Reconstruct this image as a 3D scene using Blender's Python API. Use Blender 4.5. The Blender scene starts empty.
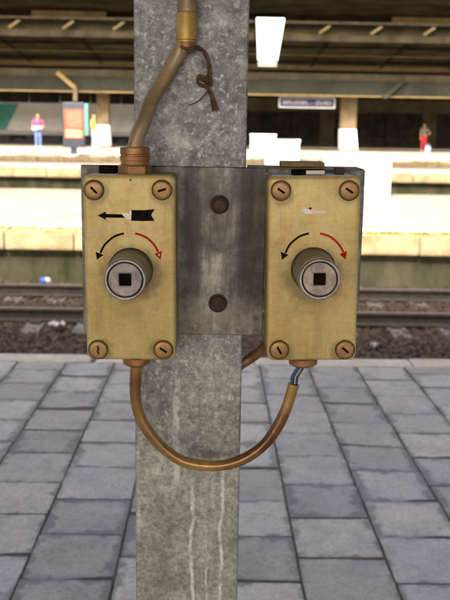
import bpy, bmesh, math, random
import numpy as np
from mathutils import Vector, Matrix

random.seed(7)
rng = np.random.default_rng(11)
scene = bpy.context.scene
COL = scene.collection

# ------------------------------------------------------------------ camera
F_PX, W_PX, H_PX = 880.0, 450.0, 600.0           # focal length in photo pixels
PITCH, YAW, ROLL = math.radians(11.5), math.radians(0.856), math.radians(-0.956)
CAM = Vector((0.0, 0.0, 1.3932))
_f = Vector((math.sin(YAW) * math.cos(PITCH), math.cos(YAW) * math.cos(PITCH), -math.sin(PITCH)))
_r0 = Vector((math.cos(YAW), -math.sin(YAW), 0))
_d0 = _f.cross(_r0)
RIGHT = _r0 * math.cos(ROLL) + _d0 * math.sin(ROLL)
DOWN = -_r0 * math.sin(ROLL) + _d0 * math.cos(ROLL)
FWD = _f
cam_data = bpy.data.cameras.new("camera")
cam = bpy.data.objects.new("camera", cam_data)
COL.objects.link(cam)
M = Matrix.Identity(4)
for i in range(3):
    M[i][0], M[i][1], M[i][2], M[i][3] = RIGHT[i], -DOWN[i], -FWD[i], CAM[i]
cam.matrix_world = M
cam_data.sensor_fit = 'VERTICAL'
cam_data.sensor_height = 36.0
cam_data.sensor_width = 27.0
cam_data.lens = F_PX / H_PX * 36.0
cam_data.clip_start, cam_data.clip_end = 0.05, 2000
cam_data.dof.use_dof = True
cam_data.dof.focus_distance = 0.98
cam_data.dof.aperture_fstop = 13.5
scene.camera = cam

# ------------------------------------------------------------------ sky, sun, exposure
SUN = Vector((-0.28, -1.0, 1.0)).normalized()    # towards the sun: behind the photographer
world = bpy.data.worlds.new("World"); scene.world = world
world.use_nodes = True
wn = world.node_tree
bg = wn.nodes["Background"]
sky = wn.nodes.new("ShaderNodeTexSky"); sky.sky_type = 'NISHITA'
sky.sun_disc = False
sky.sun_elevation = math.asin(SUN.z)
sky.sun_rotation = math.atan2(SUN.x, SUN.y)
sky.dust_density = 9.0
sky.air_density = 0.35
sky.ozone_density = 0.3
wn.links.new(sky.outputs[0], bg.inputs[0])
bg.inputs[1].default_value = 0.15
sl = bpy.data.lights.new("sun", 'SUN'); sl.energy = 2.0; sl.angle = math.radians(0.53)
sl.color = (1.0, 0.94, 0.84)
sun = bpy.data.objects.new("sun", sl); COL.objects.link(sun)
sun.rotation_euler = (-SUN).to_track_quat('-Z', 'Y').to_euler()
sun.location = (0, -20, 30)
scene.view_settings.view_transform = 'Standard'
scene.view_settings.look = 'None'
scene.view_settings.gamma = 1.0
scene.view_settings.exposure = 2.55
scene.view_settings.use_white_balance = True
scene.view_settings.white_balance_temperature = 7250
scene.view_settings.white_balance_tint = 8
scene.render.engine = 'CYCLES'
scene.cycles.use_adaptive_sampling = True
scene.cycles.adaptive_threshold = 0.02
scene.cycles.max_bounces = 7
scene.cycles.diffuse_bounces = 4

# ------------------------------------------------------------------ pixel -> place
def ray(px, py):
    return (RIGHT * ((px - W_PX / 2) / F_PX) + DOWN * ((py - H_PX / 2) / F_PX) + FWD)
def P(px, py, D):                                 # where the pixel meets the upright plane y = D
    d = ray(px, py); return CAM + d * (D / d.y)
def G(px, py, z):                                 # where the pixel meets the level z
    d = ray(px, py); return CAM + d * ((z - CAM.z) / d.z)
def zm(py, D):                                    # height of a mid-picture pixel row at distance D
    return P(225, py, D).z
SLOPE = 0.01777                                   # the paving falls towards the platform edge
def floor_z(D): return -SLOPE * D

# ------------------------------------------------------------------ materials
def new_mat(name):
    m = bpy.data.materials.new(name); m.use_nodes = True
    nt = m.node_tree; b = nt.nodes["Principled BSDF"]
    return m, nt, b
def N(nt, t, **kw):
    n = nt.nodes.new(t)
    for k, v in kw.items():
        if k.startswith('i_'):
            n.inputs[int(k[2:]) if k[2:].isdigit() else k[2:].replace('_', ' ')].default_value = v
        else: setattr(n, k, v)
    return n
def L(nt, a, b): nt.links.new(a, b)
def coords(nt, scale=(1, 1, 1), rnd=True):
    tc = N(nt, "ShaderNodeTexCoord"); mp = N(nt, "ShaderNodeMapping")
    mp.inputs['Scale'].default_value = scale
    L(nt, tc.outputs['Object'], mp.inputs[0])
    if rnd:
        oi = N(nt, "ShaderNodeObjectInfo"); mu = N(nt, "ShaderNodeMath", operation='MULTIPLY', i_1=37.0)
        L(nt, oi.outputs['Random'], mu.inputs[0]); L(nt, mu.outputs[0], mp.inputs['Location'])
    return mp.outputs[0]
def noise(nt, vec, scale, detail=6, rough=0.6, dist=0.0):
    n = N(nt, "ShaderNodeTexNoise"); n.inputs['Scale'].default_value = scale
    n.inputs['Detail'].default_value = detail; n.inputs['Roughness'].default_value = rough
    n.inputs['Distortion'].default_value = dist
    L(nt, vec, n.inputs['Vector']); return n.outputs[0]
def ramp(nt, fac, stops, interp='LINEAR'):
    r = N(nt, "ShaderNodeValToRGB"); r.color_ramp.interpolation = interp
    e = r.color_ramp.elements
    while len(e) < len(stops): e.new(0.5)
    for el, (p, c) in zip(e, stops):
        el.position = p; el.color = c if len(c) == 4 else (*c, 1)
    L(nt, fac, r.inputs[0]); return r.outputs[0]
def g(v): return (v, v, v, 1)
def mix(nt, fac, a, b, mode='MIX'):
    m = N(nt, "ShaderNodeMix", data_type='RGBA', blend_type=mode)
    if isinstance(fac, (int, float)): m.inputs[0].default_value = fac
    else: L(nt, fac, m.inputs[0])
    for s, k in ((a, 6), (b, 7)):
        if isinstance(s, tuple): m.inputs[k].default_value = s if len(s) == 4 else (*s, 1)
        else: L(nt, s, m.inputs[k])
    return m.outputs[2]
def bump(nt, b, h, strength=0.3, dist=0.002):
    n = N(nt, "ShaderNodeBump"); n.inputs['Strength'].default_value = strength
    n.inputs['Distance'].default_value = dist
    L(nt, h, n.inputs['Height']); L(nt, n.outputs[0], b.inputs['Normal'])
def simple(name, c1, c2, scale=8, rough=0.7, metallic=0.0, bstr=0.2, bdist=0.003, stretch=(1, 1, 1), detail=6, lo=0.35, hi=0.65):
    m, nt, b = new_mat(name)
    v = coords(nt, stretch)
    n = noise(nt, v, scale, detail)
    col = ramp(nt, n, [(lo, c1), (hi, c2)])
    n2 = noise(nt, v, scale * 6.3, 4)
    col = mix(nt, 0.35, col, ramp(nt, n2, [(0.3, g(0.55)), (0.7, g(1.25))]), 'MULTIPLY')
    L(nt, col, b.inputs['Base Color'])
    b.inputs['Roughness'].default_value = rough; b.inputs['Metallic'].default_value = metallic
    if bstr: bump(nt, b, n2, bstr, bdist)
    return m

# --- galvanised post, with paint runs low down
def mat_post():
    m, nt, b = new_mat("galvanised_post")
    v = coords(nt, rnd=False)
    vo = N(nt, "ShaderNodeTexVoronoi"); vo.inputs['Scale'].default_value = 95
    wob = mix(nt, 0.12, v, noise(nt, v, 30, 3))
    L(nt, v, vo.inputs['Vector'])
    big = noise(nt, v, 11, 8, 0.7)
    col = ramp(nt, big, [(0.33, (0.10, 0.105, 0.105)), (0.46, (0.185, 0.19, 0.19)), (0.57, (0.255, 0.26, 0.26)), (0.70, (0.42, 0.43, 0.43))])
    md_ = noise(nt, v, 48, 7, 0.75)
    sepz = N(nt, "ShaderNodeSeparateXYZ"); L(nt, v, sepz.inputs[0])
    kz_ = N(nt, "ShaderNodeMapRange"); kz_.inputs[1].default_value = 0.95; kz_.inputs[2].default_value = 1.35; kz_.inputs[3].default_value = 0.38; kz_.inputs[4].default_value = 0.85
    L(nt, sepz.outputs['Z'], kz_.inputs[0])
    col = mix(nt, kz_.outputs[0], col, ramp(nt, md_, [(0.36, g(0.50)), (0.5, g(0.98)), (0.63, g(1.55))]), 'MULTIPLY')
    fine = noise(nt, v, 210, 5, 0.8)
    col = mix(nt, 0.7, col, ramp(nt, fine, [(0.38, g(0.5)), (0.62, g(1.5))]), 'MULTIPLY')
    spang = ramp(nt, vo.outputs['Distance'], [(0.0, g(0.72)), (0.6, g(1.2))])
    col = mix(nt, 0.8, col, spang, 'MULTIPLY')
    sep = N(nt, "ShaderNodeSeparateXYZ"); L(nt, v, sep.inputs[0])
    # cool blue-grey zinc above the brackets, yellowish grime below
    zr = N(nt, "ShaderNodeMapRange"); zr.inputs[1].default_value = 1.02; zr.inputs[2].default_value = 1.30
    L(nt, sep.outputs['Z'], zr.inputs[0])
    col = mix(nt, zr.outputs[0], mix(nt, 1.0, col, (1.0, 1.08, 1.02), 'MULTIPLY'), mix(nt, 1.0, col, (0.76, 0.82, 0.89), 'MULTIPLY'))
    # white corrosion blooms
    bl = noise(nt, v, 26, 10, 0.75, 0.6)
    blm = ramp(nt, bl, [(0.55, g(0)), (0.68, g(1))])
    big2 = ramp(nt, noise(nt, v, 6, 3), [(0.46, g(0.05)), (0.68, g(0.8))])
    mm = N(nt, "ShaderNodeMath", operation='MULTIPLY'); L(nt, blm, mm.inputs[0]); L(nt, big2, mm.inputs[1])
    col = mix(nt, mm.outputs[0], col, (0.52, 0.54, 0.53))
    # white flecks, thickest just under the bracket
    fl = ramp(nt, noise(nt, v, 130, 7, 0.75, 0.2), [(0.54, g(0)), (0.63, g(0.95))])
    fz = N(nt, "ShaderNodeMapRange"); fz.inputs[1].default_value = 0.90; fz.inputs[2].default_value = 1.10; fz.inputs[3].default_value = 0.16; fz.inputs[4].default_value = 0.85
    L(nt, sep.outputs['Z'], fz.inputs[0])
    fm = N(nt, "ShaderNodeMath", operation='MULTIPLY'); L(nt, fl, fm.inputs[0]); L(nt, fz.outputs[0], fm.inputs[1])
    col = mix(nt, fm.outputs[0], col, (0.52, 0.57, 0.60))
    # paint runs
    tot = None
    for x0, wd, ztop, zend, amt in ((0.006, 0.0030, 0.99, 0.2, 1.0), (0.041, 0.0026, 1.02, 0.2, 0.95), (-0.0135, 0.0050, 1.125, 0.975, 0.8), (0.024, 0.0014, 0.93, 0.80, 0.7)):
        cz = N(nt, "ShaderNodeCombineXYZ"); L(nt, sep.outputs['Z'], cz.inputs[2]); cz.inputs[0].default_value = x0 * 90
        wz = noise(nt, cz.outputs[0], 17, 4)
        a = N(nt, "ShaderNodeMath", operation='MULTIPLY_ADD', i_1=0.020, i_2=-(x0 + 0.010)); 
        L(nt, wz, a.inputs[0])
        s = N(nt, "ShaderNodeMath", operation='ADD'); L(nt, sep.outputs['X'], s.inputs[0]); L(nt, a.outputs[0], s.inputs[1])
        ab = N(nt, "ShaderNodeMath", operation='ABSOLUTE'); L(nt, s.outputs[0], ab.inputs[0])
        k = N(nt, "ShaderNodeMapRange"); k.inputs[1].default_value = wd; k.inputs[2].default_value = wd * 0.35
        L(nt, ab.outputs[0], k.inputs[0])
        t = N(nt, "ShaderNodeMapRange"); t.inputs[1].default_value = ztop; t.inputs[2].default_value = ztop - 0.03
        L(nt, sep.outputs['Z'], t.inputs[0])
        q = N(nt, "ShaderNodeMath", operation='MULTIPLY'); L(nt, k.outputs[0], q.inputs[0]); L(nt, t.outputs[0], q.inputs[1])
        t2 = N(nt, "ShaderNodeMapRange"); t2.inputs[1].default_value = zend; t2.inputs[2].default_value = zend + 0.02
        L(nt, sep.outputs['Z'], t2.inputs[0])
        q0 = N(nt, "ShaderNodeMath", operation='MULTIPLY'); L(nt, q.outputs[0], q0.inputs[0]); L(nt, t2.outputs[0], q0.inputs[1]); q = q0
        brk = ramp(nt, noise(nt, v, 55, 6, 0.7), [(0.38, g(0.05)), (0.60, g(amt))])
        q2 = N(nt, "ShaderNodeMath", operation='MULTIPLY'); L(nt, q.outputs[0], q2.inputs[0]); L(nt, brk, q2.inputs[1])
        col = mix(nt, q2.outputs[0], col, (0.64, 0.70, 0.73))
    L(nt, col, b.inputs['Base Color'])
    b.inputs['Metallic'].default_value = 0.25
    L(nt, ramp(nt, big, [(0.3, g(0.42)), (0.7, g(0.68))]), b.inputs['Roughness'])
    bump(nt, b, mix(nt, 0.5, bl, vo.outputs['Distance']), 0.3, 0.0012)
    return m

def mat_plate():
    m, nt, b = new_mat("stained_zinc_plate")
    v = coords(nt, rnd=False)
    sep = N(nt, "ShaderNodeSeparateXYZ"); L(nt, v, sep.inputs[0])
    st = coords(nt, (1, 1, 0.12), rnd=False)
    n1 = noise(nt, st, 60, 6, 0.6)
    col = ramp(nt, n1, [(0.36, (0.06, 0.061, 0.055)), (0.5, (0.135, 0.14, 0.135)), (0.64, (0.25, 0.26, 0.255))])
    gr = ramp(nt, noise(nt, v, 55, 8, 0.75), [(0.32, g(0.6)), (0.7, g(1.3))])
    col = mix(nt, 1.0, col, gr, 'MULTIPLY')
    blot = noise(nt, v, 24, 9, 0.75)
    col = mix(nt, 1.0, col, ramp(nt, blot, [(0.38, g(0.5)), (0.5, g(1.0)), (0.62, g(1.9))]), 'MULTIPLY')
    # shade and dark streaks beside the boxes, put into the colour (two soft vertical runs with ragged sides)
    for x0, wd, amt in ((0.030, 0.024, 0.88), (-0.036, 0.016, 0.75), (0.050, 0.014, 0.6), (-0.075, 0.025, 0.6), (-0.14, 0.03, 0.65), (0.13, 0.03, 0.7)):
        wob = N(nt, "ShaderNodeMath", operation='MULTIPLY_ADD', i_1=0.022, i_2=-0.011 - x0)
        L(nt, noise(nt, st, 34, 4), wob.inputs[0])
        s = N(nt, "ShaderNodeMath", operation='ADD'); L(nt, sep.outputs['X'], s.inputs[0]); L(nt, wob.outputs[0], s.inputs[1])
        ab = N(nt, "ShaderNodeMath", operation='ABSOLUTE'); L(nt, s.outputs[0], ab.inputs[0])
        k = N(nt, "ShaderNodeMapRange", interpolation_type='SMOOTHSTEP'); k.inputs[1].default_value = wd; k.inputs[2].default_value = wd * 0.2
        k.inputs[4].default_value = amt
        L(nt, ab.outputs[0], k.inputs[0])
        zt = N(nt, "ShaderNodeMapRange", interpolation_type='SMOOTHSTEP'); zt.inputs[1].default_value = -0.085; zt.inputs[2].default_value = -0.035
        L(nt, sep.outputs['Z'], zt.inputs[0])
        q = N(nt, "ShaderNodeMath", operation='MULTIPLY'); L(nt, k.outputs[0], q.inputs[0]); L(nt, zt.outputs[0], q.inputs[1])
        col = mix(nt, q.outputs[0], col, (0.012, 0.013, 0.014))
    lz = N(nt, "ShaderNodeMapRange", interpolation_type='SMOOTHSTEP'); lz.inputs[1].default_value = -0.045; lz.inputs[2].default_value = -0.075
    L(nt, sep.outputs['Z'], lz.inputs[0])
    lm = N(nt, "ShaderNodeMath", operation='MULTIPLY'); L(nt, lz.outputs[0], lm.inputs[0]); L(nt, ramp(nt, noise(nt, v, 70, 7, 0.75), [(0.4, g(0.0)), (0.6, g(0.85))]), lm.inputs[1])
    col = mix(nt, lm.outputs[0], col, (0.21, 0.20, 0.165))
    # ochre rust bleeding
    rm = ramp(nt, noise(nt, st, 42, 7, 0.7), [(0.58, g(0)), (0.76, g(0.5))])
    col = mix(nt, rm, col, (0.17, 0.12, 0.055))
    L(nt, col, b.inputs['Base Color'])
    b.inputs['Metallic'].default_value = 0.3
    L(nt, ramp(nt, n1, [(0.3, g(0.38)), (0.7, g(0.62))]), b.inputs['Roughness'])
    bump(nt, b, noise(nt, v, 140, 4), 0.22, 0.001)
    return m

def mat_gold(name, c1, c2):
    m, nt, b = new_mat(name)
    v = coords(nt)
    n1 = noise(nt, v, 14, 6, 0.65)
    col = ramp(nt, n1, [(0.3, c1), (0.7, c2)])
    hue = noise(nt, v, 42, 6, 0.7)
    col = mix(nt, 0.6, col, ramp(nt, hue, [(0.36, (1.02, 0.80, 0.62)), (0.5, (1, 1, 1)), (0.64, (1.02, 1.12, 1.12))]), 'MULTIPLY')
    # brushed wear: curved streaks
    sv = coords(nt, (1.0, 1.0, 5.5))
    w = noise(nt, mix(nt, 0.03, sv, noise(nt, sv, 5, 2)), 85, 5, 0.7, 0.7)
    col = mix(nt, 0.24, col, ramp(nt, w, [(0.3, g(0.58)), (0.7, g(1.35))]), 'MULTIPLY')
    sv2 = coords(nt, (4.5, 1.0, 1.1))
    w2 = noise(nt, sv2, 70, 4, 0.7, 1.2)
    col = mix(nt, 0.22, col, ramp(nt, w2, [(0.3, g(0.65)), (0.7, g(1.25))]), 'MULTIPLY')
    # random hair scratches in several directions
    for ang, thr in ((0.5, 0.70), (1.3, 0.71), (2.4, 0.70)):
        mp2 = N(nt, "ShaderNodeMapping"); mp2.inputs['Rotation'].default_value = (0, ang, 0); L(nt, v, mp2.inputs[0])
        mp3 = N(nt, "ShaderNodeMapping"); mp3.inputs['Scale'].default_value = (1, 1, 0.06); mp3.inputs['Location'].default_value = (ang, ang * 2, 0); L(nt, mp2.outputs[0], mp3.inputs[0])
        sc_ = ramp(nt, noise(nt, mp3.outputs[0], 330, 3, 0.6, 0.15), [(thr - 0.04, g(0)), (thr + 0.02, g(0.34))])
        col = mix(nt, sc_, col, (0.60, 0.53, 0.33))
    # rain-run grime and larger smudges
    rv = coords(nt, (1.0, 1.0, 0.10))
    run = ramp(nt, noise(nt, rv, 60, 6, 0.7), [(0.52, g(0)), (0.70, g(0.42))])
    col = mix(nt, run, col, (0.17, 0.13, 0.055))
    smu = ramp(nt, noise(nt, v, 22, 7, 0.72, 0.8), [(0.56, g(0)), (0.70, g(0.40))])
    col = mix(nt, smu, col, (0.20, 0.145, 0.055))
    # greasy halo round the knob and dirt round the four screws
    tc = N(nt, "ShaderNodeTexCoord"); sp = N(nt, "ShaderNodeSeparateXYZ"); L(nt, tc.outputs['Object'], sp.inputs[0])
    hn = noise(nt, v, 75, 6, 0.7)
    for (qx, qz, qr, qs, qa) in ((0.0, 0.0945, 0.024, 0.013, 0.62), (0.004, 0.068, 0.012, 0.022, 0.30), (-0.034, 0.182, 0.0095, 0.0065, 0.6), (0.035, 0.182, 0.0095, 0.0065, 0.55), (-0.0335, 0.0105, 0.0095, 0.0065, 0.6), (0.0335, 0.0105, 0.0095, 0.0065, 0.6)):
        cx_ = N(nt, "ShaderNodeCombineXYZ"); L(nt, sp.outputs['X'], cx_.inputs[0]); L(nt, sp.outputs['Z'], cx_.inputs[2])
        ds_ = N(nt, "ShaderNodeVectorMath", operation='DISTANCE'); L(nt, cx_.outputs[0], ds_.inputs[0]); ds_.inputs[1].default_value = (qx, 0, qz)
        wq = N(nt, "ShaderNodeMath", operation='MULTIPLY_ADD', i_1=-qs * 2.4, i_2=qs * 1.2); L(nt, hn, wq.inputs[0])
        sm_ = N(nt, "ShaderNodeMath", operation='ADD'); L(nt, ds_.outputs['Value'], sm_.inputs[0]); L(nt, wq.outputs[0], sm_.inputs[1])
        mr = N(nt, "ShaderNodeMapRange", interpolation_type='SMOOTHSTEP'); mr.inputs[1].default_value = qr + qs; mr.inputs[2].default_value = qr; mr.inputs[4].default_value = qa
        L(nt, sm_.outputs[0], mr.inputs[0])
        col = mix(nt, mr.outputs[0], col, (0.155, 0.115, 0.05))
    # grime spots
    gsp = ramp(nt, noise(nt, v, 120, 5, 0.7), [(0.66, g(0)), (0.74, g(0.55))])
    col = mix(nt, gsp, col, (0.13, 0.10, 0.04))
    # worn edges
    bev = N(nt, "ShaderNodeBevel", samples=4); bev.inputs[0].default_value = 0.0035
    geo = N(nt, "ShaderNodeNewGeometry")
    dt = N(nt, "ShaderNodeVectorMath", operation='DOT_PRODUCT'); L(nt, bev.outputs[0], dt.inputs[0]); L(nt, geo.outputs['Normal'], dt.inputs[1])
    ed = ramp(nt, dt.outputs['Value'], [(0.90, g(0.85)), (0.995, g(0))])
    col = mix(nt, ed, col, (0.66, 0.58, 0.34))
    L(nt, col, b.inputs['Base Color'])
    b.inputs['Roughness'].default_value = 0.46
    b.inputs['Metallic'].default_value = 0.15
    bump(nt, b, w, 0.10, 0.0006)
    return m

def mat_tile():
    m, nt, b = new_mat("concrete_paver")
    v = coords(nt)
    oi = N(nt, "ShaderNodeObjectInfo")
    base = ramp(nt, oi.outputs['Random'], [(0.0, (0.375, 0.365, 0.335)), (0.35, (0.47, 0.455, 0.41)), (0.7, (0.51, 0.50, 0.465)), (1.0, (0.60, 0.575, 0.51))])
    n1 = noise(nt, v, 7, 8, 0.7)
    col = mix(nt, 0.7, base, ramp(nt, n1, [(0.3, g(0.6)), (0.5, g(1.0)), (0.72, g(1.25))]), 'MULTIPLY')
    n2 = noise(nt, v, 160, 4, 0.8)
    col = mix(nt, 0.7, col, ramp(nt, n2, [(0.36, g(0.6)), (0.64, g(1.35))]), 'MULTIPLY')
    n3 = noise(nt, v, 45, 6, 0.75)
    col = mix(nt, 0.5, col, ramp(nt, n3, [(0.36, g(0.7)), (0.64, g(1.25))]), 'MULTIPLY')
    # dirt that creeps in from worn borders
    tc = N(nt, "ShaderNodeTexCoord"); sep = N(nt, "ShaderNodeSeparateXYZ"); L(nt, tc.outputs['Object'], sep.inputs[0])
    ds = []
    for ax, half in (('X', 0.146), ('Y', 0.156)):
        a = N(nt, "ShaderNodeMath", operation='ABSOLUTE'); L(nt, sep.outputs[ax], a.inputs[0])
        s = N(nt, "ShaderNodeMath", operation='SUBTRACT', i_0=half); L(nt, a.outputs[0], s.inputs[1]); ds.append(s.outputs[0])
    mn = N(nt, "ShaderNodeMath", operation='MINIMUM'); L(nt, ds[0], mn.inputs[0]); L(nt, ds[1], mn.inputs[1])
    wob = N(nt, "ShaderNodeMath", operation='MULTIPLY_ADD', i_1=0.18, i_2=-0.093); L(nt, noise(nt, v, 11, 8, 0.68, 0.4), wob.inputs[0])
    am = N(nt, "ShaderNodeMath", operation='FRACT'); am0 = N(nt, "ShaderNodeMath", operation='MULTIPLY', i_1=13.7); L(nt, oi.outputs['Random'], am0.inputs[0]); L(nt, am0.outputs[0], am.inputs[0])
    ao = N(nt, "ShaderNodeMath", operation='MULTIPLY_ADD', i_1=-0.034, i_2=0.019); L(nt, am.outputs[0], ao.inputs[0])
    mn2 = N(nt, "ShaderNodeMath", operation='ADD'); L(nt, mn.outputs[0], mn2.inputs[0]); L(nt, ao.outputs[0], mn2.inputs[1]); mn = mn2
    dd = N(nt, "ShaderNodeMath", operation='ADD'); L(nt, mn.outputs[0], dd.inputs[0]); L(nt, wob.outputs[0], dd.inputs[1])
    msk = ramp(nt, dd.outputs[0], [(0.0, g(0.8)), (0.010, g(0.6)), (0.020, g(0.12)), (0.03, g(0))])
    sp_ = ramp(nt, n2, [(0.42, g(0.55)), (0.56, g(1.0))])
    ms2 = N(nt, "ShaderNodeMath", operation='MULTIPLY'); L(nt, msk, ms2.inputs[0]); L(nt, sp_, ms2.inputs[1])
    col = mix(nt, ms2.outputs[0], col, (0.10, 0.094, 0.083))
    # chewing gum and pale specks
    vo = N(nt, "ShaderNodeTexVoronoi"); vo.inputs['Scale'].default_value = 9; L(nt, v, vo.inputs['Vector'])
    gum = ramp(nt, vo.outputs['Distance'], [(0.06, g(0.6)), (0.085, g(0))])
    col = mix(nt, gum, col, (0.16, 0.15, 0.15))
    L(nt, col, b.inputs['Base Color'])
    b.inputs['Roughness'].default_value = 0.38
    hb = mix(nt, 0.5, n2, msk)
    bump(nt, b, hb, 0.25, 0.002)
    return m

MAT = {}
MAT['post'] = mat_post()
MAT['plate'] = mat_plate()
MAT['gold'] = mat_gold("ochre_enamel", (0.36, 0.285, 0.105), (0.52, 0.43, 0.185))
MAT['gold_dark'] = simple("ochre_housing", (0.20, 0.165, 0.075), (0.33, 0.275, 0.13), 30, 0.6, 0.1, 0.2, 0.0008)
MAT['tile'] = mat_tile()
MAT['copper'] = simple("copper_brass", (0.20, 0.095, 0.036), (0.33, 0.175, 0.07), 70, 0.45, 0.45, 0.15, 0.0006)
MAT['screw'] = simple("brass_screw", (0.24, 0.14, 0.06), (0.36, 0.225, 0.10), 60, 0.42, 0.4, 0.1, 0.0004)
MAT['slot'] = simple("slot_dark", (0.006, 0.005, 0.004), (0.015, 0.012, 0.01), 40, 0.8, 0, 0)
MAT['ring'] = simple("dirt_ring", (0.05, 0.033, 0.015), (0.09, 0.06, 0.03), 80, 0.8, 0, 0)
MAT['brass'] = simple("brass_ferrule", (0.30, 0.185, 0.045), (0.50, 0.36, 0.12), 35, 0.42, 0.35, 0.15, 0.0006)
MAT['conduit'] = simple("old_conduit", (0.12, 0.085, 0.045), (0.30, 0.225, 0.125), 22, 0.38, 0.1, 0.2, 0.0007)
MAT['conduit_lo'] = simple("varnished_conduit", (0.105, 0.042, 0.016), (0.37, 0.235, 0.085), 11, 0.26, 0.3, 0.15, 0.0006)
MAT['steel'] = simple("worn_steel", (0.24, 0.235, 0.235), (0.42, 0.41, 0.41), 60, 0.34, 0.75, 0.12, 0.0004)
MAT['knob_body'] = simple("dull_knob", (0.13, 0.122, 0.108), (0.25, 0.235, 0.21), 45, 0.42, 0.5, 0.15, 0.0005)
MAT['knob_face'] = simple("knob_face", (0.14, 0.135, 0.14), (0.33, 0.31, 0.315), 65, 0.5, 0.25, 0.1, 0.0003)
MAT['knob_face_pale'] = simple("knob_face_pale", (0.22, 0.195, 0.18), (0.44, 0.395, 0.37), 65, 0.5, 0.2, 0.1, 0.0003)
MAT['collar'] = simple("dark_collar", (0.035, 0.034, 0.033), (0.08, 0.076, 0.07), 60, 0.5, 0.3, 0.1, 0.0004)
MAT['rust'] = simple("rusted_bolt", (0.022, 0.014, 0.011), (0.075, 0.045, 0.032), 70, 0.7, 0.3, 0.5, 0.0012)
MAT['rust_flange'] = simple("rusty_flange", (0.11, 0.075, 0.035), (0.24, 0.17, 0.09), 40, 0.8, 0.1, 0.4, 0.001)
MAT['black'] = simple("black_paint", (0.005, 0.005, 0.005), (0.013, 0.012, 0.011), 90, 0.75, 0, 0)
MAT['red'] = simple("red_paint", (0.34, 0.010, 0.007), (0.44, 0.022, 0.014), 90, 0.7, 0, 0)
MAT['chip'] = simple("bare_chip", (0.62, 0.60, 0.54), (0.75, 0.74, 0.70), 90, 0.6, 0, 0)
MAT['wire_blue'] = simple("blue_wire", (0.012, 0.05, 0.13), (0.02, 0.08, 0.19), 50, 0.45, 0, 0)
MAT['wire_grey'] = simple("grey_wire", (0.28, 0.33, 0.36), (0.42, 0.47, 0.5), 50, 0.45, 0, 0)
MAT['wire_dark'] = simple("dark_wire", (0.02, 0.022, 0.03), (0.045, 0.05, 0.06), 50, 0.45, 0, 0)
MAT['twine'] = simple("dry_twine", (0.030, 0.017, 0.009), (0.105, 0.06, 0.027), 120, 0.9, 0, 0.4, 0.0008)
MAT['bedding'] = simple("joint_sand", (0.075, 0.068, 0.058), (0.17, 0.155, 0.135), 30, 0.95, 0, 0.5, 0.004)
MAT['arris'] = simple("worn_arris", (0.10, 0.092, 0.08), (0.22, 0.205, 0.18), 40, 0.9, 0, 0.4, 0.003)
MAT['platform'] = simple("platform_concrete", (0.17, 0.155, 0.13), (0.25, 0.23, 0.195), 1.2, 0.85, 0, 0.3, 0.004)
MAT['near_platform'] = simple("near_platform_paving", (0.37, 0.355, 0.335), (0.46, 0.44, 0.415), 3.0, 0.8, 0, 0.3, 0.004)
MAT['coping_near'] = simple("near_coping", (0.56, 0.51, 0.43), (0.72, 0.67, 0.58), 5, 0.85, 0, 0.4, 0.004)
MAT['coping'] = simple("coping_stone", (0.19, 0.145, 0.08), (0.31, 0.25, 0.155), 3.5, 0.85, 0, 0.4, 0.006)
MAT['white_edge'] = simple("white_edge_paint", (0.30, 0.285, 0.25), (0.62, 0.60, 0.56), 4, 0.75, 0, 0.2, 0.003)
MAT['wall'] = simple("mossy_wall", (0.045, 0.056, 0.03), (0.12, 0.112, 0.08), 2.6, 0.95, 0, 0.4, 0.006, (1, 1, 0.4))
MAT['ground'] = simple("track_bed", (0.055, 0.042, 0.033), (0.11, 0.085, 0.068), 9, 1.0, 0, 0.6, 0.02)
MAT['ballast'] = simple("ballast_stone", (0.042, 0.033, 0.029), (0.115, 0.092, 0.080), 14, 0.95, 0, 0.3, 0.004)
MAT['rail_side'] = simple("rusty_rail", (0.030, 0.027, 0.023), (0.058, 0.050, 0.043), 10, 0.75, 0.2, 0.3, 0.002)
MAT['rail_top'] = simple("rail_head", (0.16, 0.145, 0.13), (0.25, 0.23, 0.205), 14, 0.5, 0.4, 0.1, 0.001)
MAT['sleeper'] = simple("concrete_sleeper", (0.085, 0.075, 0.08), (0.14, 0.125, 0.13), 6, 0.9, 0, 0.3, 0.003)
MAT['moss'] = simple("dry_grass", (0.14, 0.17, 0.04), (0.30, 0.28, 0.09), 3, 0.9, 0, 0)
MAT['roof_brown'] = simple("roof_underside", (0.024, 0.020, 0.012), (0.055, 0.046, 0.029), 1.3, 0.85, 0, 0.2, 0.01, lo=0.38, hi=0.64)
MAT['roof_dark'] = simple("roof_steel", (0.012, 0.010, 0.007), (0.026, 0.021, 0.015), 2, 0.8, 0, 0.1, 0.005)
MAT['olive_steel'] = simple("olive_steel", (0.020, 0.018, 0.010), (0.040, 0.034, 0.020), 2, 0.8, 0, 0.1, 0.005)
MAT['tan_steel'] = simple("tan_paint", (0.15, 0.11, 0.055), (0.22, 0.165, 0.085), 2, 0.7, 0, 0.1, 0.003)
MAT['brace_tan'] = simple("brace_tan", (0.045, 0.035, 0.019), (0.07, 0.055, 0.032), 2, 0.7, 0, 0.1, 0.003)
MAT['fascia'] = simple("greygreen_fascia", (0.022, 0.024, 0.019), (0.033, 0.035, 0.028), 0.9, 0.7, 0, 0.1, 0.003)
MAT['canopy_near'] = simple("near_canopy", (0.075, 0.062, 0.045), (0.12, 0.10, 0.075), 1, 0.8, 0, 0.1, 0.003)
MAT['column'] = simple("column_concrete", (0.11, 0.083, 0.05), (0.18, 0.14, 0.09), 2, 0.85, 0, 0.2, 0.005)
MAT['hall'] = simple("brown_hall", (0.06, 0.052, 0.034), (0.095, 0.083, 0.056), 1, 0.8, 0, 0.1, 0.004)
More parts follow.
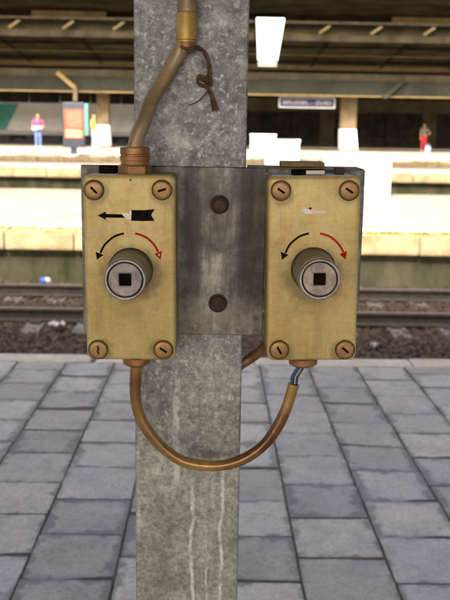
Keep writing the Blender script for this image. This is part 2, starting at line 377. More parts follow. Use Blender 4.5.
MAT['glass_dark'] = simple("dark_glazing", (0.020, 0.019, 0.015), (0.042, 0.039, 0.031), 1.5, 0.6, 0, 0)
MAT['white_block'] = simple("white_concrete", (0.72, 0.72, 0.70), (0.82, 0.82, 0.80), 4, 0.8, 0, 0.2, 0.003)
MAT['train_grey'] = simple("train_grey", (0.66, 0.67, 0.66), (0.76, 0.77, 0.76), 0.8, 0.4, 0.1, 0)
MAT['train_teal'] = simple("train_teal", (0.02, 0.26, 0.24), (0.03, 0.33, 0.30), 0.8, 0.4, 0.1, 0)
MAT['train_dark'] = simple("train_dark", (0.02, 0.02, 0.022), (0.04, 0.04, 0.042), 1.5, 0.6, 0, 0)
MAT['sign_blue'] = simple("sign_blue", (0.013, 0.017, 0.075), (0.018, 0.024, 0.10), 2, 0.45, 0, 0)
MAT['sign_white'] = simple("sign_white", (0.52, 0.54, 0.56), (0.64, 0.66, 0.68), 2, 0.45, 0, 0)
MAT['fog_paper'] = simple("dirty_paper", (0.24, 0.25, 0.27), (0.36, 0.37, 0.39), 20, 0.8, 0, 0)
MAT['navy'] = simple("navy_frame", (0.008, 0.012, 0.026), (0.016, 0.022, 0.042), 2, 0.5, 0, 0)
MAT['green_side'] = simple("green_panel", (0.05, 0.22, 0.17), (0.07, 0.29, 0.22), 2, 0.5, 0, 0)
MAT['poster_red'] = simple("poster_red", (0.26, 0.022, 0.012), (0.36, 0.035, 0.018), 6, 0.6, 0, 0)
MAT['poster_grey'] = simple("poster_print", (0.075, 0.055, 0.03), (0.13, 0.085, 0.05), 9, 0.6, 0, 0)
MAT['poster_cream'] = simple("poster_cream", (0.50, 0.17, 0.06), (0.66, 0.34, 0.16), 7, 0.6, 0, 0)
MAT['skin'] = simple("skin", (0.26, 0.13, 0.085), (0.33, 0.18, 0.12), 9, 0.6, 0, 0)
MAT['hair'] = simple("brown_hair", (0.05, 0.022, 0.014), (0.10, 0.045, 0.028), 30, 0.7, 0, 0.3, 0.004)
MAT['pink'] = simple("pink_cloth", (0.30, 0.032, 0.09), (0.38, 0.05, 0.13), 12, 0.85, 0, 0)
MAT['jeans'] = simple("jeans", (0.045, 0.085, 0.22), (0.075, 0.125, 0.28), 14, 0.85, 0, 0)
MAT['cream_cloth'] = simple("cream_cloth", (0.48, 0.44, 0.34), (0.58, 0.54, 0.44), 12, 0.85, 0, 0)
MAT['purple'] = simple("purple_cloth", (0.08, 0.02, 0.10), (0.12, 0.035, 0.14), 12, 0.85, 0, 0)
MAT['yellow'] = simple("yellow_cloth", (0.40, 0.38, 0.04), (0.48, 0.46, 0.08), 12, 0.85, 0, 0)
MAT['grey_cloth'] = simple("grey_cloth", (0.16, 0.17, 0.22), (0.24, 0.25, 0.31), 12, 0.85, 0, 0)
MAT['khaki'] = simple("khaki_cloth", (0.09, 0.075, 0.05), (0.13, 0.11, 0.075), 12, 0.85, 0, 0)
MAT['red_cloth'] = simple("red_cloth", (0.32, 0.008, 0.012), (0.40, 0.016, 0.02), 12, 0.85, 0, 0)
MAT['pale_blue'] = simple("pale_blue_plastic", (0.16, 0.32, 0.46), (0.22, 0.40, 0.54), 12, 0.5, 0, 0)
MAT['bottle_blue'] = simple("blue_plastic", (0.05, 0.10, 0.42), (0.09, 0.16, 0.5), 12, 0.35, 0, 0)
MAT['shoe'] = simple("pale_shoe", (0.5, 0.48, 0.46), (0.65, 0.62, 0.6), 12, 0.7, 0, 0)
m, nt, b = new_mat("fluorescent_tube")
b.inputs['Base Color'].default_value = (0.85, 0.86, 0.84, 1)
b.inputs['Emission Color'].default_value = (0.94, 1.0, 0.93, 1)
b.inputs['Emission Strength'].default_value = 0.9
MAT['lit'] = m

for k_ in ('slot', 'black', 'red', 'roof_dark', 'roof_brown', 'olive_steel', 'glass_dark', 'hall', 'ring', 'fascia', 'tan_steel', 'brace_tan', 'wall', 'ballast', 'column'):
    MAT[k_].node_tree.nodes['Principled BSDF'].inputs['Specular IOR Level'].default_value = 0.0

# ------------------------------------------------------------------ mesh builder
class MB:
    def __init__(s): s.v = []; s.f = []; s.mi = []; s.m = 0
    def add(s, vs, fs):
        o = len(s.v); s.v += [tuple(p) for p in vs]
        s.f += [tuple(i + o for i in f) for f in fs]; s.mi += [s.m] * len(fs); return s
    def box(s, x0, x1, y0, y1, z0, z1):
        return s.add([(x, y, z) for z in (z0, z1) for y in (y0, y1) for x in (x0, x1)],
                     [(0, 2, 3, 1), (4, 5, 7, 6), (0, 1, 5, 4), (2, 6, 7, 3), (0, 4, 6, 2), (1, 3, 7, 5)])
    def loft(s, loops, cap0=True, cap1=True):
        n = len(loops[0]); vs = [p for l in loops for p in l]; fs = []
        for k in range(len(loops) - 1):
            for i in range(n):
                j = (i + 1) % n
                fs.append((k * n + i, k * n + j, (k + 1) * n + j, (k + 1) * n + i))
        if cap0: fs.append(tuple(range(n - 1, -1, -1)))
        if cap1: fs.append(tuple((len(loops) - 1) * n + i for i in range(n)))
        return s.add(vs, fs)
    def prism_y(s, pts, y0, y1):                  # outline in x,z, extruded along y
        return s.loft([[(x, y0, z) for x, z in pts], [(x, y1, z) for x, z in pts]])
    def rslab(s, w, h, r, prof, cx=0, cz=0, n=6): # rounded rectangle in x,z; prof = [(y, inset)...]
        loops = []
        for y, ins in prof:
            l = []; rr = max(r - ins, 0.0006)
            for (sx, sz, a0) in ((1, 1, 0), (-1, 1, 90), (-1, -1, 180), (1, -1, 270)):
                for k in range(n + 1):
                    a = math.radians(a0 + 90 * k / n)
                    l.append((cx + sx * (w / 2 - ins - rr) + rr * math.cos(a), y, cz + sz * (h / 2 - ins - rr) + rr * math.sin(a)))
            loops.append(l)
        return s.loft(loops)
    def lathe(s, prof, c=(0, 0, 0), axis='y', n=32, cap0=True, cap1=True, ph=0):  # prof = [(t, radius)...]
        loops = []
        for t, r in prof:
            l = []
            for k in range(n):
                a = 2 * math.pi * (k + ph) / n; u, w = r * math.cos(a), r * math.sin(a)
                l.append({'y': (c[0] + u, c[1] + t, c[2] + w), 'z': (c[0] + u, c[1] + w, c[2] + t), 'x': (c[0] + t, c[1] + u, c[2] + w)}[axis])
            loops.append(l)
        return s.loft(loops, cap0, cap1)
    def tube(s, pts, rad, n=14, sub=0, flat=None):
        pts = [Vector(p) for p in pts]
        rads = list(rad) if isinstance(rad, (list, tuple)) else [rad] * len(pts)
        if sub:                                   # Catmull-Rom
            q = []; qr = []
            for i in range(len(pts) - 1):
                p0 = pts[max(i - 1, 0)]; p1 = pts[i]; p2 = pts[i + 1]; p3 = pts[min(i + 2, len(pts) - 1)]
                for k in range(sub):
                    t = k / sub
                    q.append(0.5 * ((2 * p1) + (p2 - p0) * t + (2 * p0 - 5 * p1 + 4 * p2 - p3) * t * t + (3 * p1 - p0 - 3 * p2 + p3) * t ** 3))
                    qr.append(rads[i] * (1 - t) + rads[i + 1] * t)
            q.append(pts[-1]); qr.append(rads[-1]); pts, rads = q, qr
        loops = []; up = None
        for i, p in enumerate(pts):
            t = (pts[min(i + 1, len(pts) - 1)] - pts[max(i - 1, 0)]).normalized()
            if up is None:
                up = t.orthogonal().normalized()
            up = (up - t * up.dot(t)).normalized(); sd = t.cross(up)
            fl = flat if flat else 1.0
            loops.append([p + (up * math.cos(2 * math.pi * k / n) + sd * math.sin(2 * math.pi * k / n) * fl) * rads[i] for k in range(n)])
        return s.loft(loops)
    def bar(s, a, b, w, h):                       # square bar between two points
        a, b = Vector(a), Vector(b); t = (b - a).normalized()
        up = Vector((0, 0, 1)) if abs(t.z) < 0.95 else Vector((1, 0, 0))
        sd = t.cross(up).normalized(); up = sd.cross(t).normalized()
        lp = lambda p: [p + sd * w / 2 * i + up * h / 2 * j for i, j in ((-1, -1), (1, -1), (1, 1), (-1, 1))]
        return s.loft([lp(a), lp(b)])
    def ball(s, c, r, n=12, m=8):
        rr = r if isinstance(r, (tuple, list)) else (r, r, r)
        loops = []
        for k in range(m + 1):
            th = math.pi * (k + 0.001 if k == 0 else (k - 0.001 if k == m else k)) / m
            loops.append([(c[0] + rr[0] * math.sin(th) * math.cos(2 * math.pi * i / n), c[1] + rr[1] * math.sin(th) * math.sin(2 * math.pi * i / n), c[2] - rr[2] * math.cos(th)) for i in range(n)])
        return s.loft(loops)
    def mesh(s, name, mats, smooth=35):
        me = bpy.data.meshes.new(name); me.from_pydata(s.v, [], s.f)
        for mt in (mats if isinstance(mats, (list, tuple)) else [mats]): me.materials.append(MAT[mt])
        if len(me.materials) > 1: me.polygons.foreach_set('material_index', s.mi)
        bm = bmesh.new(); bm.from_mesh(me); bmesh.ops.recalc_face_normals(bm, faces=bm.faces); bm.to_mesh(me); bm.free()
        if smooth:
            me.polygons.foreach_set('use_smooth', [True] * len(me.polygons)); me.set_sharp_from_angle(angle=math.radians(smooth))
        me.update(); return me
    def build(s, name, mats, parent=None, smooth=35, bevel=0.0, loc=None):
        o = bpy.data.objects.new(name, s.mesh(name, mats, smooth)); COL.objects.link(o)
        if parent: o.parent = parent
        if loc is not None: o.location = loc
        if bevel:
            md = o.modifiers.new("edge", 'BEVEL'); md.width = bevel; md.segments = 2; md.limit_method = 'ANGLE'; md.angle_limit = math.radians(40)
        return o
def tag(o, label=None, cat=None, group=None, kind=None):
    for k, v in (('label', label), ('category', cat), ('group', group), ('kind', kind)):
        if v: o[k] = v
    return o
def empty(name, loc, label, cat, group=None, rot=(0, 0, 0)):
    o = bpy.data.objects.new(name, None); COL.objects.link(o); o.location = loc; o.rotation_euler = rot
    o.empty_display_size = 0.05
    return tag(o, label, cat, group)
def copy_obj(o, parent, loc=None, rot=None):
    c = o.copy(); COL.objects.link(c); c.parent = parent
    if loc is not None: c.location = loc
    if rot is not None: c.rotation_euler = rot
    return c

# ================================================================== SETTING
RAIL_Z, BALLAST_Z = -0.80, -0.965
RAIL_D = (10.16, 11.66)
EDGE_D = 5.485                                    # edge of the platform we stand on
E1, E1B = 12.60, 19.35                             # opposite platform
E2, E2B = 26.6, 31.0                              # middle platform
E3, E3B = 35.5, 53.0                              # far platform
XW = 60
mb = MB().add([(-900, -400, -1.02), (900, -400, -1.02), (900, 1200, -1.02), (-900, 1200, -1.02)], [(0, 1, 2, 3)])
tag(mb.build('ground', 'ground'), kind='structure')

# near platform: bed of sand under the pavers, plain paving where the pavers are out of sight
X0, TW, TL, NC = 0.2995, 0.30, 0.3196, None
KMIN, KMAX = -12, 10                              # paver columns built one by one
XA, XB = X0 + KMIN * TW, X0 + KMAX * TW
TD0, TD1 = 1.75, 5.297
def sl(x0, x1, y0, y1, dz0, dz1, mb):
    return mb.add([(x, y, floor_z(y) + dz) for dz in (dz0, dz1) for y in (y0, y1) for x in (x0, x1)],
                  [(0, 2, 3, 1), (4, 5, 7, 6), (0, 1, 5, 4), (2, 6, 7, 3), (0, 4, 6, 2), (1, 3, 7, 5)])
near = sl(-XW, XW, -6.5, EDGE_D - 0.10, -1.0, -0.0055, MB()).build('platform', 'bedding')
tag(near, kind='structure')
for a in ((-XW, XA - 0.004, TD0, TD1), (XB + 0.004, XW, TD0, TD1), (-XW, XW, -6.5, TD0 - 0.006)):
    sl(a[0], a[1], a[2], a[3], -0.004, 0.0, MB()).build('plain_paving', 'near_platform', near)
# pavers
def paver_mesh(i, length):
    r = random.Random(100 + i); hw, hl = TW / 2 - 0.0013, length / 2 - 0.0036
    n = 9; out = []
    def edge(a, b):
        for k in range(n):
            t = k / n; nx = a[0] + (b[0] - a[0]) * t; ny = a[1] + (b[1] - a[1]) * t
            j = r.gauss(0, 0.0011) if k else r.uniform(0.001, 0.004)
            d = math.hypot(nx, ny); out.append((nx * (1 - abs(j) / d), ny * (1 - abs(j) / d)))
    c = [(-hw, -hl), (hw, -hl), (hw, hl), (-hw, hl)]
    for k in range(4): edge(c[k], c[(k + 1) % 4])
    lo = [(x, y, -0.032) for x, y in out]; md = [(x, y, -0.004) for x, y in out]
    tp = [(x * 0.984, y * 0.984, 0.0 + r.gauss(0, 0.0004)) for x, y in out]
    mb = MB(); mb.m = 1; mb.loft([lo, md], False, False); mb.m = 2; mb.loft([md, tp], False, False); mb.m = 0; mb.add(tp, [tuple(range(len(tp)))])
    return mb.mesh('paver', ['tile', 'bedding', 'arris'], 25)
P_FULL = [paver_mesh(i, TL) for i in range(8)]
P_CUT = {}
for k in range(KMIN, KMAX):
    off = 2.57 if k % 2 else 2.737
    cx = X0 + (k + 0.5) * TW
    j0 = -3
    j = j0
    while True:
        a, bb = off + j * TL, off + (j + 1) * TL
        j += 1
        if a > TD1 - 0.02: break
        if bb < TD0 + 0.02: continue
        a2, b2 = max(a, TD0), min(bb, TD1)
        ln = b2 - a2
        if ln > TL - 0.01: me = random.choice(P_FULL)
        else:
            key = round(ln, 2)
            if key not in P_CUT: P_CUT[key] = paver_mesh(50 + len(P_CUT), ln)
            me = P_CUT[key]
        o = bpy.data.objects.new('paver', me); COL.objects.link(o); o.parent = near
        yc = (a2 + b2) / 2
        o.location = (cx, yc, floor_z(yc) + random.gauss(0, 0.0009))
        o.rotation_euler = (-SLOPE + random.gauss(0, 0.003), random.gauss(0, 0.003), random.gauss(0, 0.0025) + (math.pi if ln > TL - 0.01 and random.random() < 0.5 else 0))
# coping along our edge
cm = [sl(0.004, 0.996 - 0.012 * i, TD1 + 0.006, EDGE_D, -0.16, 0.004, MB()).mesh('coping_stone', 'coping_near') for i in range(3)]
for i in range(-9, 9):
    o = bpy.data.objects.new('coping_stone', random.choice(cm)); COL.objects.link(o); o.parent = near
    o.location = (i + 0.27, random.gauss(0, 0.004), random.gauss(0, 0.003))
    md = o.modifiers.new("edge", 'BEVEL'); md.width = 0.008; md.segments = 2
MB().box(-XW, XW, EDGE_D - 0.098, EDGE_D - 0.03, -1.0, -0.262).build('face_wall', 'wall', near)

# opposite platforms: slab, recessed wall, coping stones, white edge strip
def far_platform(name, d0, d1, ztop, slab, pieces, strip, zfar=None, poly=None):
    zf = ztop + 0.10 if zfar is None else zfar
    mb = MB()
    mb.add([(-XW, d0 + 0.42, ztop), (XW, d0 + 0.42, ztop), (XW, d1, zf), (-XW, d1, zf),
            (-XW, d0 + 0.42, -1.0), (XW, d0 + 0.42, -1.0), (XW, d1, -1.0), (-XW, d1, -1.0)],
           [(0, 1, 2, 3), (0, 4, 5, 1), (1, 5, 6, 2), (2, 6, 7, 3), (3, 7, 4, 0)])
    root = mb.build(name, 'platform'); tag(root, kind='structure')
    MB().box(-XW, XW, d0 + 0.13, d0 + 0.415, -1.0, ztop - slab - 0.002).build('face_wall', 'wall', root)
    half = pieces
    ms = [MB().box(0.006, 0.994 - 0.004 * i, 0, 0.41, -slab, 0.0).mesh('coping_stone', 'coping', 0) for i in range(3)]
    n = int(half)
    for i in range(-n, n):
        o = bpy.data.objects.new('coping_stone', random.choice(ms)); COL.objects.link(o); o.parent = root
        o.location = (i + random.uniform(-0.002, 0.002), d0 + random.gauss(0, 0.006), ztop + random.gauss(0, 0.004))
        md = o.modifiers.new("edge", 'BEVEL'); md.width = 0.02; md.segments = 2
    for sx in (-1, 1):
        MB().box(min(sx * n, sx * XW), max(sx * n, sx * XW), d0 + 0.003, d0 + 0.41, ztop - slab, ztop - 0.002).build('coping_run', 'coping', root)
    zs = ztop + 0.004
    MB().add([(-XW, d0 + 0.42 + 0.02, zs + 0.001), (XW, d0 + 0.44, zs + 0.001), (XW, d0 + 0.44 + strip, zs + 0.001 + 0.10 * strip / (d1 - d0)), (-XW, d0 + 0.44 + strip, zs + 0.001 + 0.10 * strip / (d1 - d0))], [(0, 1, 2, 3)]).build('edge_strip', 'white_edge', root)
    return root
Z1 = P(225, 235.3, E1).z
p1 = far_platform('opposite_platform', E1, E1B, Z1, 0.26, 9, 0.55)
p2 = far_platform('middle_platform', E2, E2B, -0.10, 0.25, 14, 0.9, -0.10)
p3 = far_platform('far_platform', E3, E3B, -0.10, 0.22, 16, 0.7, -0.10)

# railway track
trk = empty('railway_track', (0, 10.91, BALLAST_Z), 'railway track with rusty rails on concrete sleepers in front of opposite platform', 'track')
prof = [(-0.07, 0.0), (0.07, 0.0), (0.07, 0.012), (0.014, 0.032), (0.009, 0.11), (0.034, 0.122), (0.034, 0.142), (0.026, 0.152), (-0.026, 0.152), (-0.034, 0.142), (-0.034, 0.122), (-0.009, 0.11), (-0.014, 0.032), (-0.07, 0.012)]
for d in RAIL_D:
    mb = MB(); mb.loft([[(x, d - 10.91 + u, w + RAIL_Z - 0.152 - BALLAST_Z) for u, w in prof] for x in (-40, 40)])
    o = mb.build('rail', 'rail_side', trk, 30)
    MB().box(-40, 40, d - 10.91 - 0.025, d - 10.91 + 0.025, RAIL_Z - BALLAST_Z + 0.0005, RAIL_Z - BALLAST_Z + 0.003).build('running_surface', 'rail_top', o)
slp = MB(); zt = RAIL_Z - 0.152 - BALLAST_Z - 0.004
slp.loft([[(-0.14, y, zt - 0.2), (0.14, y, zt - 0.2), (0.105, y, zt - dz), (-0.105, y, zt - dz)] for y, dz in ((-1.26, 0.02), (-1.2, 0.0), (-0.45, 0.0), (-0.25, 0.035), (0.25, 0.035), (0.45, 0.0), (1.2, 0.0), (1.26, 0.02))])
slm = slp.mesh('sleeper', 'sleeper', 30)
cpf = [(-0.15, -0.002), (0.15, -0.002), (0.15, 0.026), (0.125, 0.034), (0.085, 0.030), (0.073, 0.002), (-0.073, 0.002), (-0.085, 0.030), (-0.125, 0.034), (-0.15, 0.026)]
clip = MB().loft([[(x, u, zt + w) for u, w in cpf] for x in (-0.06, 0.06)])
clm = clip.mesh('rail_clip', 'rail_side', 30)
sx0 = P(50, 301, 10.91).x
for i in range(-14, 15):
    o = bpy.data.objects.new('sleeper', slm); COL.objects.link(o); o.parent = trk
    o.location = (sx0 + i * 0.60 + random.gauss(0, 0.012), random.gauss(0, 0.015), random.gauss(0, 0.004)); o.rotation_euler = (0, 0, random.gauss(0, 0.008))
    for d in RAIL_D:
        c = bpy.data.objects.new('rail_clip', clm); COL.objects.link(c); c.parent = o; c.location = (0, d - 10.91, 0)

# ballast: many loose stones (nobody could count them)
def stones(n, x0, x1, y0, y1, z, name, size=(0.013, 0.028), lift=0.03):
    base = np.array([(x, y, w) for w in (-1, 1) for y in (-1, 1) for x in (-1, 1)], float)
    fc = [(0, 2, 3, 1), (4, 5, 7, 6), (0, 1, 5, 4), (2, 6, 7, 3), (0, 4, 6, 2), (1, 3, 7, 5)]
    V = base[None] + rng.normal(0, 0.28, (n, 8, 3))
    V *= rng.uniform(size[0], size[1], (n, 1, 1)) * rng.uniform(0.6, 1.1, (n, 1, 3))
    a = rng.uniform(0, 6.28, n); t = rng.uniform(-0.9, 0.9, n)
    ca, sa, ct, st = np.cos(a), np.sin(a), np.cos(t), np.sin(t)
    x, y, w = V[..., 0], V[..., 1], V[..., 2]
    y, w = y * ct[:, None] - w * st[:, None], y * st[:, None] + w * ct[:, None]
    x, y = x * ca[:, None] - y * sa[:, None], x * sa[:, None] + y * ca[:, None]
    px, py = rng.uniform(x0, x1, n), rng.uniform(y0, y1, n)
    pz = z + lift * (0.5 * np.sin(px * 2.1 + 1) + 0.5 * np.sin(py * 3.3 + px)) * 0.5 + rng.uniform(-0.03, 0.012, n)
    V = np.stack([x + px[:, None], y + py[:, None], w + pz[:, None]], -1).reshape(-1, 3)
    Fc = (np.array(fc)[None] + (np.arange(n) * 8)[:, None, None]).reshape(-1, 4)
    me = bpy.data.meshes.new(name); me.from_pydata(V.tolist(), [], Fc.tolist()); me.materials.append(MAT['ballast']); me.update()
    o = bpy.data.objects.new(name, me); COL.objects.link(o); return o
o = stones(52000, -4.8, 4.8, 7.4, E1 + 0.13, BALLAST_Z - 0.02, 'ballast')
tag(o, 'loose brown ballast stones between the platforms', 'ballast', kind='stuff')

# dry grass and moss along the opposite platforms' edges
def tufts(name, n, D, z, half, h, label):
    V = []; Fq = []
    centers = rng.uniform(-half, half, max(8, n // 40)); wts = rng.uniform(0, 1, len(centers)) ** 2
    for i in range(n):
        if random.random() < 0.45: x = random.uniform(-half, half)
        else: x = centers[rng.choice(len(centers), p=wts / wts.sum())] + random.gauss(0, 0.12)
        y = D + random.uniform(-0.012, 0.05); hh = h * random.uniform(0.3, 1.0); a = random.uniform(0, 6.28); w = random.uniform(0.004, 0.010)
        dx, dy = math.cos(a) * w, math.sin(a) * w; lx, ly = random.gauss(0, 0.02), random.gauss(0, 0.02)
        o = len(V); V += [(x - dx, y - dy, z - 0.01), (x + dx, y + dy, z - 0.01), (x + lx + dx * 0.3, y + ly + dy * 0.3, z + hh), (x + lx - dx * 0.3, y + ly - dy * 0.3, z + hh)]
        Fq.append((o, o + 1, o + 2, o + 3))
    me = bpy.data.meshes.new(name); me.from_pydata(V, [], Fq); me.materials.append(MAT['moss']); me.update()
    o = bpy.data.objects.new(name, me); COL.objects.link(o)
    return tag(o, label, 'grass', kind='stuff')
tufts('grass', 6000, E1 + 0.41, Z1, 5.5, 0.06, 'dry grass growing along the joint of the opposite platform edge')
tufts('grass', 5000, E1 + 0.02, Z1 - 0.01, 5.5, 0.035, 'moss and dry grass on the lip of the opposite platform')
tufts('grass', 5000, E2 + 0.02, -0.11, 10, 0.10, 'dry grass on the lip of the middle platform')
tufts('grass', 5000, E3 + 0.02, -0.11, 13, 0.12, 'dry grass on the lip of the far platform')

# ================================================================== CANOPIES AND BUILDINGS
# canopy over our own platform: overhead and out of the picture, it shades the paving and the track
cn = empty('platform_canopy', (0, 1.0, 4.4), 'wide brown roof over the near platform, carried by the galvanised post', 'canopy')
CF, CR = (4.35, 7.6), (-13.0, 4.9)                # front and rear edge (distance, underside height), shaped to limit light from behind
def croof(y): return CR[1] + (CF[1] - CR[1]) * (y - CR[0]) / (CF[0] - CR[0])
def cslab(x0, x1, y0, y1, dz0, dz1, name, mat):
    return MB().add([(x, y - 1.0, croof(y) + dz - 4.4) for dz in (dz0, dz1) for y in (y0, y1) for x in (x0, x1)],
                    [(0, 2, 3, 1), (4, 5, 7, 6), (0, 1, 5, 4), (2, 6, 7, 3), (0, 4, 6, 2), (1, 3, 7, 5)]).build(name, mat, cn)
cslab(-45, 45, CR[0], CF[0], 0.0, 0.2, 'roof', 'canopy_near')
for i in range(-6, 7): cslab(i * 5 + 0.85, i * 5 + 1.1, CR[0] + 0.2, CF[0] - 0.2, -0.25, -0.002, 'cross_beam', 'canopy_near')

# canopy on the opposite platform
zA = zm(17.0, 22.2)
ca = empty('station_canopy', (0, 18, -0.1), 'dark low roof along the top of the picture above the opposite platform', 'canopy')
def loc_box(parent, name, mat, x0, x1, y0, y1, z0, z1, bevel=0):
    l = parent.location
    return MB().box(x0 - l.x, x1 - l.x, y0 - l.y, y1 - l.y, z0 - l.z, z1 - l.z).build(name, mat, parent, 30, bevel)
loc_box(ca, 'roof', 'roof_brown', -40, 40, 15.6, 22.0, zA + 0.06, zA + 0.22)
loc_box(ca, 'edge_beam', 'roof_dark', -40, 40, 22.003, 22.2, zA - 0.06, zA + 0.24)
for i in (-1, 0, 1):
    xx = P(196, 150, 17.4).x + i * 16
    loc_box(ca, 'column', 'column', xx - 0.15, xx + 0.15, 17.25, 17.55, 0.0, zA + 0.055, 0.01)
for (xa, xb, ya, yb) in ((32, 106, 11.2, 16), (392, 452, 19.5, 22.2)):
    a = P(xa, ya, 21.9); b = P(xb, yb, 21.9)
    q = loc_box(ca, 'sunlit_edge', 'tan_steel', a.x, b.x, 21.8, 21.98, zA - 0.09, zA + 0.03)  # tan strip stands in for sunlight caught on the beam's edge

# canopy on the middle platform: lattice girder above, sloping underside, tan edge beam
cb = empty('station_canopy', (0, 29, -0.1), 'brown sloping roof with a lattice girder and tan edge beam above the middle platform', 'canopy')
zB0, zB1 = zm(39.5, 27.2), zm(64.5, 32.0)
l = cb.location
def strip_x(y0, z0, y1, z1, th, x0=-40, x1=40):
    return MB().add([(x, y - l.y, z - l.z) for x in (x0, x1) for y, z in ((y0, z0), (y1, z1), (y1, z1 + th), (y0, z0 + th))],
                    [(0, 1, 2, 3), (7, 6, 5, 4), (0, 4, 5, 1), (1, 5, 6, 2), (2, 6, 7, 3), (3, 7, 4, 0)])
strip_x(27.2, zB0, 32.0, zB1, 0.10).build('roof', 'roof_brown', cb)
loc_box(cb, 'edge_beam', 'tan_steel', -40, 40, 32.003, 32.12, zm(68.6, 32), zm(65.2, 32))
loc_box(cb, 'edge_beam', 'roof_dark', -40, 40, 32.13, 32.3, zm(71.5, 32.1), zm(66, 32.1))
zt0, zt1 = zm(40, 27.0), zm(33.6, 27.0)
loc_box(cb, 'girder_chord', 'roof_dark', -40, 40, 26.9, 27.19, zt0, zt1)
loc_box(cb, 'girder_chord', 'roof_dark', -40, 40, 26.9, 27.1, zm(22.5, 27), zm(17.5, 27))
loc_box(cb, 'girder_board', 'olive_steel', -40, 40, 27.195, 27.3, zB0 + 0.12, zm(12, 27.2))
dz0, dz1 = zm(31.5, 27), zm(24, 27)
x = -16.0
xs = [P(p, 28, 27.0).x for p in (57, 112, 326, 378, 429)]
step = (xs[4] - xs[2]) / 2
for i in range(-10, 11):
    xx = xs[2] + i * step + random.uniform(-0.05, 0.05)
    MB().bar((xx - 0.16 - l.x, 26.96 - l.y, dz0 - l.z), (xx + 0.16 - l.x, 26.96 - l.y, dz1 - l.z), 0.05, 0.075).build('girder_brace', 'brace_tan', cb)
for i in (-1, 0, 1):
    xx = P(200, 150, 29.5).x + i * 18
    loc_box(cb, 'column', 'column', xx - 0.16, xx + 0.16, 29.3, 29.62, 0.0, zm(52, 29.5), 0.01)

for (yy, zz, r_, mt_) in ((27.8, -0.07, 0.035, 'roof_dark'), (29.3, -0.06, 0.025, 'tan_steel'), (30.6, -0.08, 0.045, 'roof_dark'), (31.6, -0.05, 0.02, 'tan_steel')):
    zc = zB0 + (zB1 - zB0) * (yy - 27.2) / 4.8 + zz
    MB().lathe([(-40, r_), (40, r_)], (0, yy - l.y, zc - l.z), 'x', 10).build('pipe', mt_, cb)
for i in range(-7, 8):
    xx = i * 2.45 + 0.9
    strip_x(27.3, zB0 - 0.055, 31.95, zB1 - 0.055, 0.05, xx - 0.05, xx + 0.05).build('purlin', 'roof_dark', cb)
# long light trough hung under the roofs
a0, a1 = P(257.5, 20, 21.62), P(283.5, 20.3, 21.62)
b0, b1 = P(259, 69.5, 33.9), P(275, 69.8, 33.9)
ml = (a0 + a1 + b0 + b1) / 4
lt = empty('light_trough', ml, 'long white glowing fluorescent light trough hung under the dark roof', 'light')
def quadslab(q, th, name, mat, parent):
    q = [Vector(p) - parent.location for p in q]; up = Vector((0, 0, th))
    return MB().add(q + [p + up for p in q], [(0, 1, 2, 3), (7, 6, 5, 4), (0, 4, 5, 1), (1, 5, 6, 2), (2, 6, 7, 3), (3, 7, 4, 0)]).build(name, mat, parent)
wv = Vector((0.33, 0, 0)); ca_, cb_ = (a0 + a1) / 2, (b0 + b1) / 2
quadslab([ca_ - wv, ca_ + wv, cb_ + wv, cb_ - wv], 0.05, 'diffuser', 'lit', lt)
u = Vector((0, 0, 0.052)); wv2 = wv * 1.06
quadslab([ca_ - wv2 + u, ca_ + wv2 + u, cb_ + wv2 + u, cb_ - wv2 + u], 0.05, 'housing', 'roof_dark', lt)
for t in (0.08, 0.45, 0.92):
    c = ca_.lerp(cb_, t) + u - ml + Vector((0, 0, 0.05))
    MB().bar(c, c + Vector((0, 0, 0.35)), 0.03, 0.03).build('hanger', 'roof_dark', lt)

# canopy and columns of the far platform
cc = empty('station_canopy', (0, 48, -0.1), 'far platform roof with a wide grey green fascia and slanting braces', 'canopy')
DF = 45.9
zf0, zf1 = zm(94.3, DF), zm(80.5, DF)
loc_box(cc, 'fascia', 'fascia', -60, 60, DF, DF + 0.25, zf0, zf1)
loc_box(cc, 'fascia_lip', 'tan_steel', -60, 60, DF - 0.06, DF - 0.003, zf0 - 0.02, zf0 + 0.05)
loc_box(cc, 'upper_band', 'hall', -60, 60, DF + 0.3, DF + 0.5, zf1 - 0.3, 5.0)
loc_box(cc, 'band_lip', 'fascia', -60, 60, DF + 0.02, DF + 0.298, zf1 + 0.003, zf1 + 0.10)
loc_box(cc, 'roof', 'roof_brown', -60, 60, 43.4, 60, 5.002, 5.2)  # unseen slab, its overhang added to shade the fascia and upper columns
loc_box(cc, 'soffit', 'roof_brown', -60, 60, DF + 0.26, 56, zf0 + 0.05, zf0 + 0.15)
for (p, q) in (((383.5, 98), (405, 79.5)), ((75.5, 88), (57, 72.5))):
    A, B = P(*p, DF - 0.25), P(*q, DF - 0.25)
    MB().bar(A - cc.location, B - cc.location, 0.16, 0.2).build('roof_brace', 'tan_steel' if p[0] < 200 else 'fascia', cc)
A, B = P(75.5, 88, DF - 0.25), P(75.5, 101, DF - 0.25)
MB().bar(A - cc.location, B - cc.location, 0.3, 0.2).build('brace_foot', 'hall', cc)
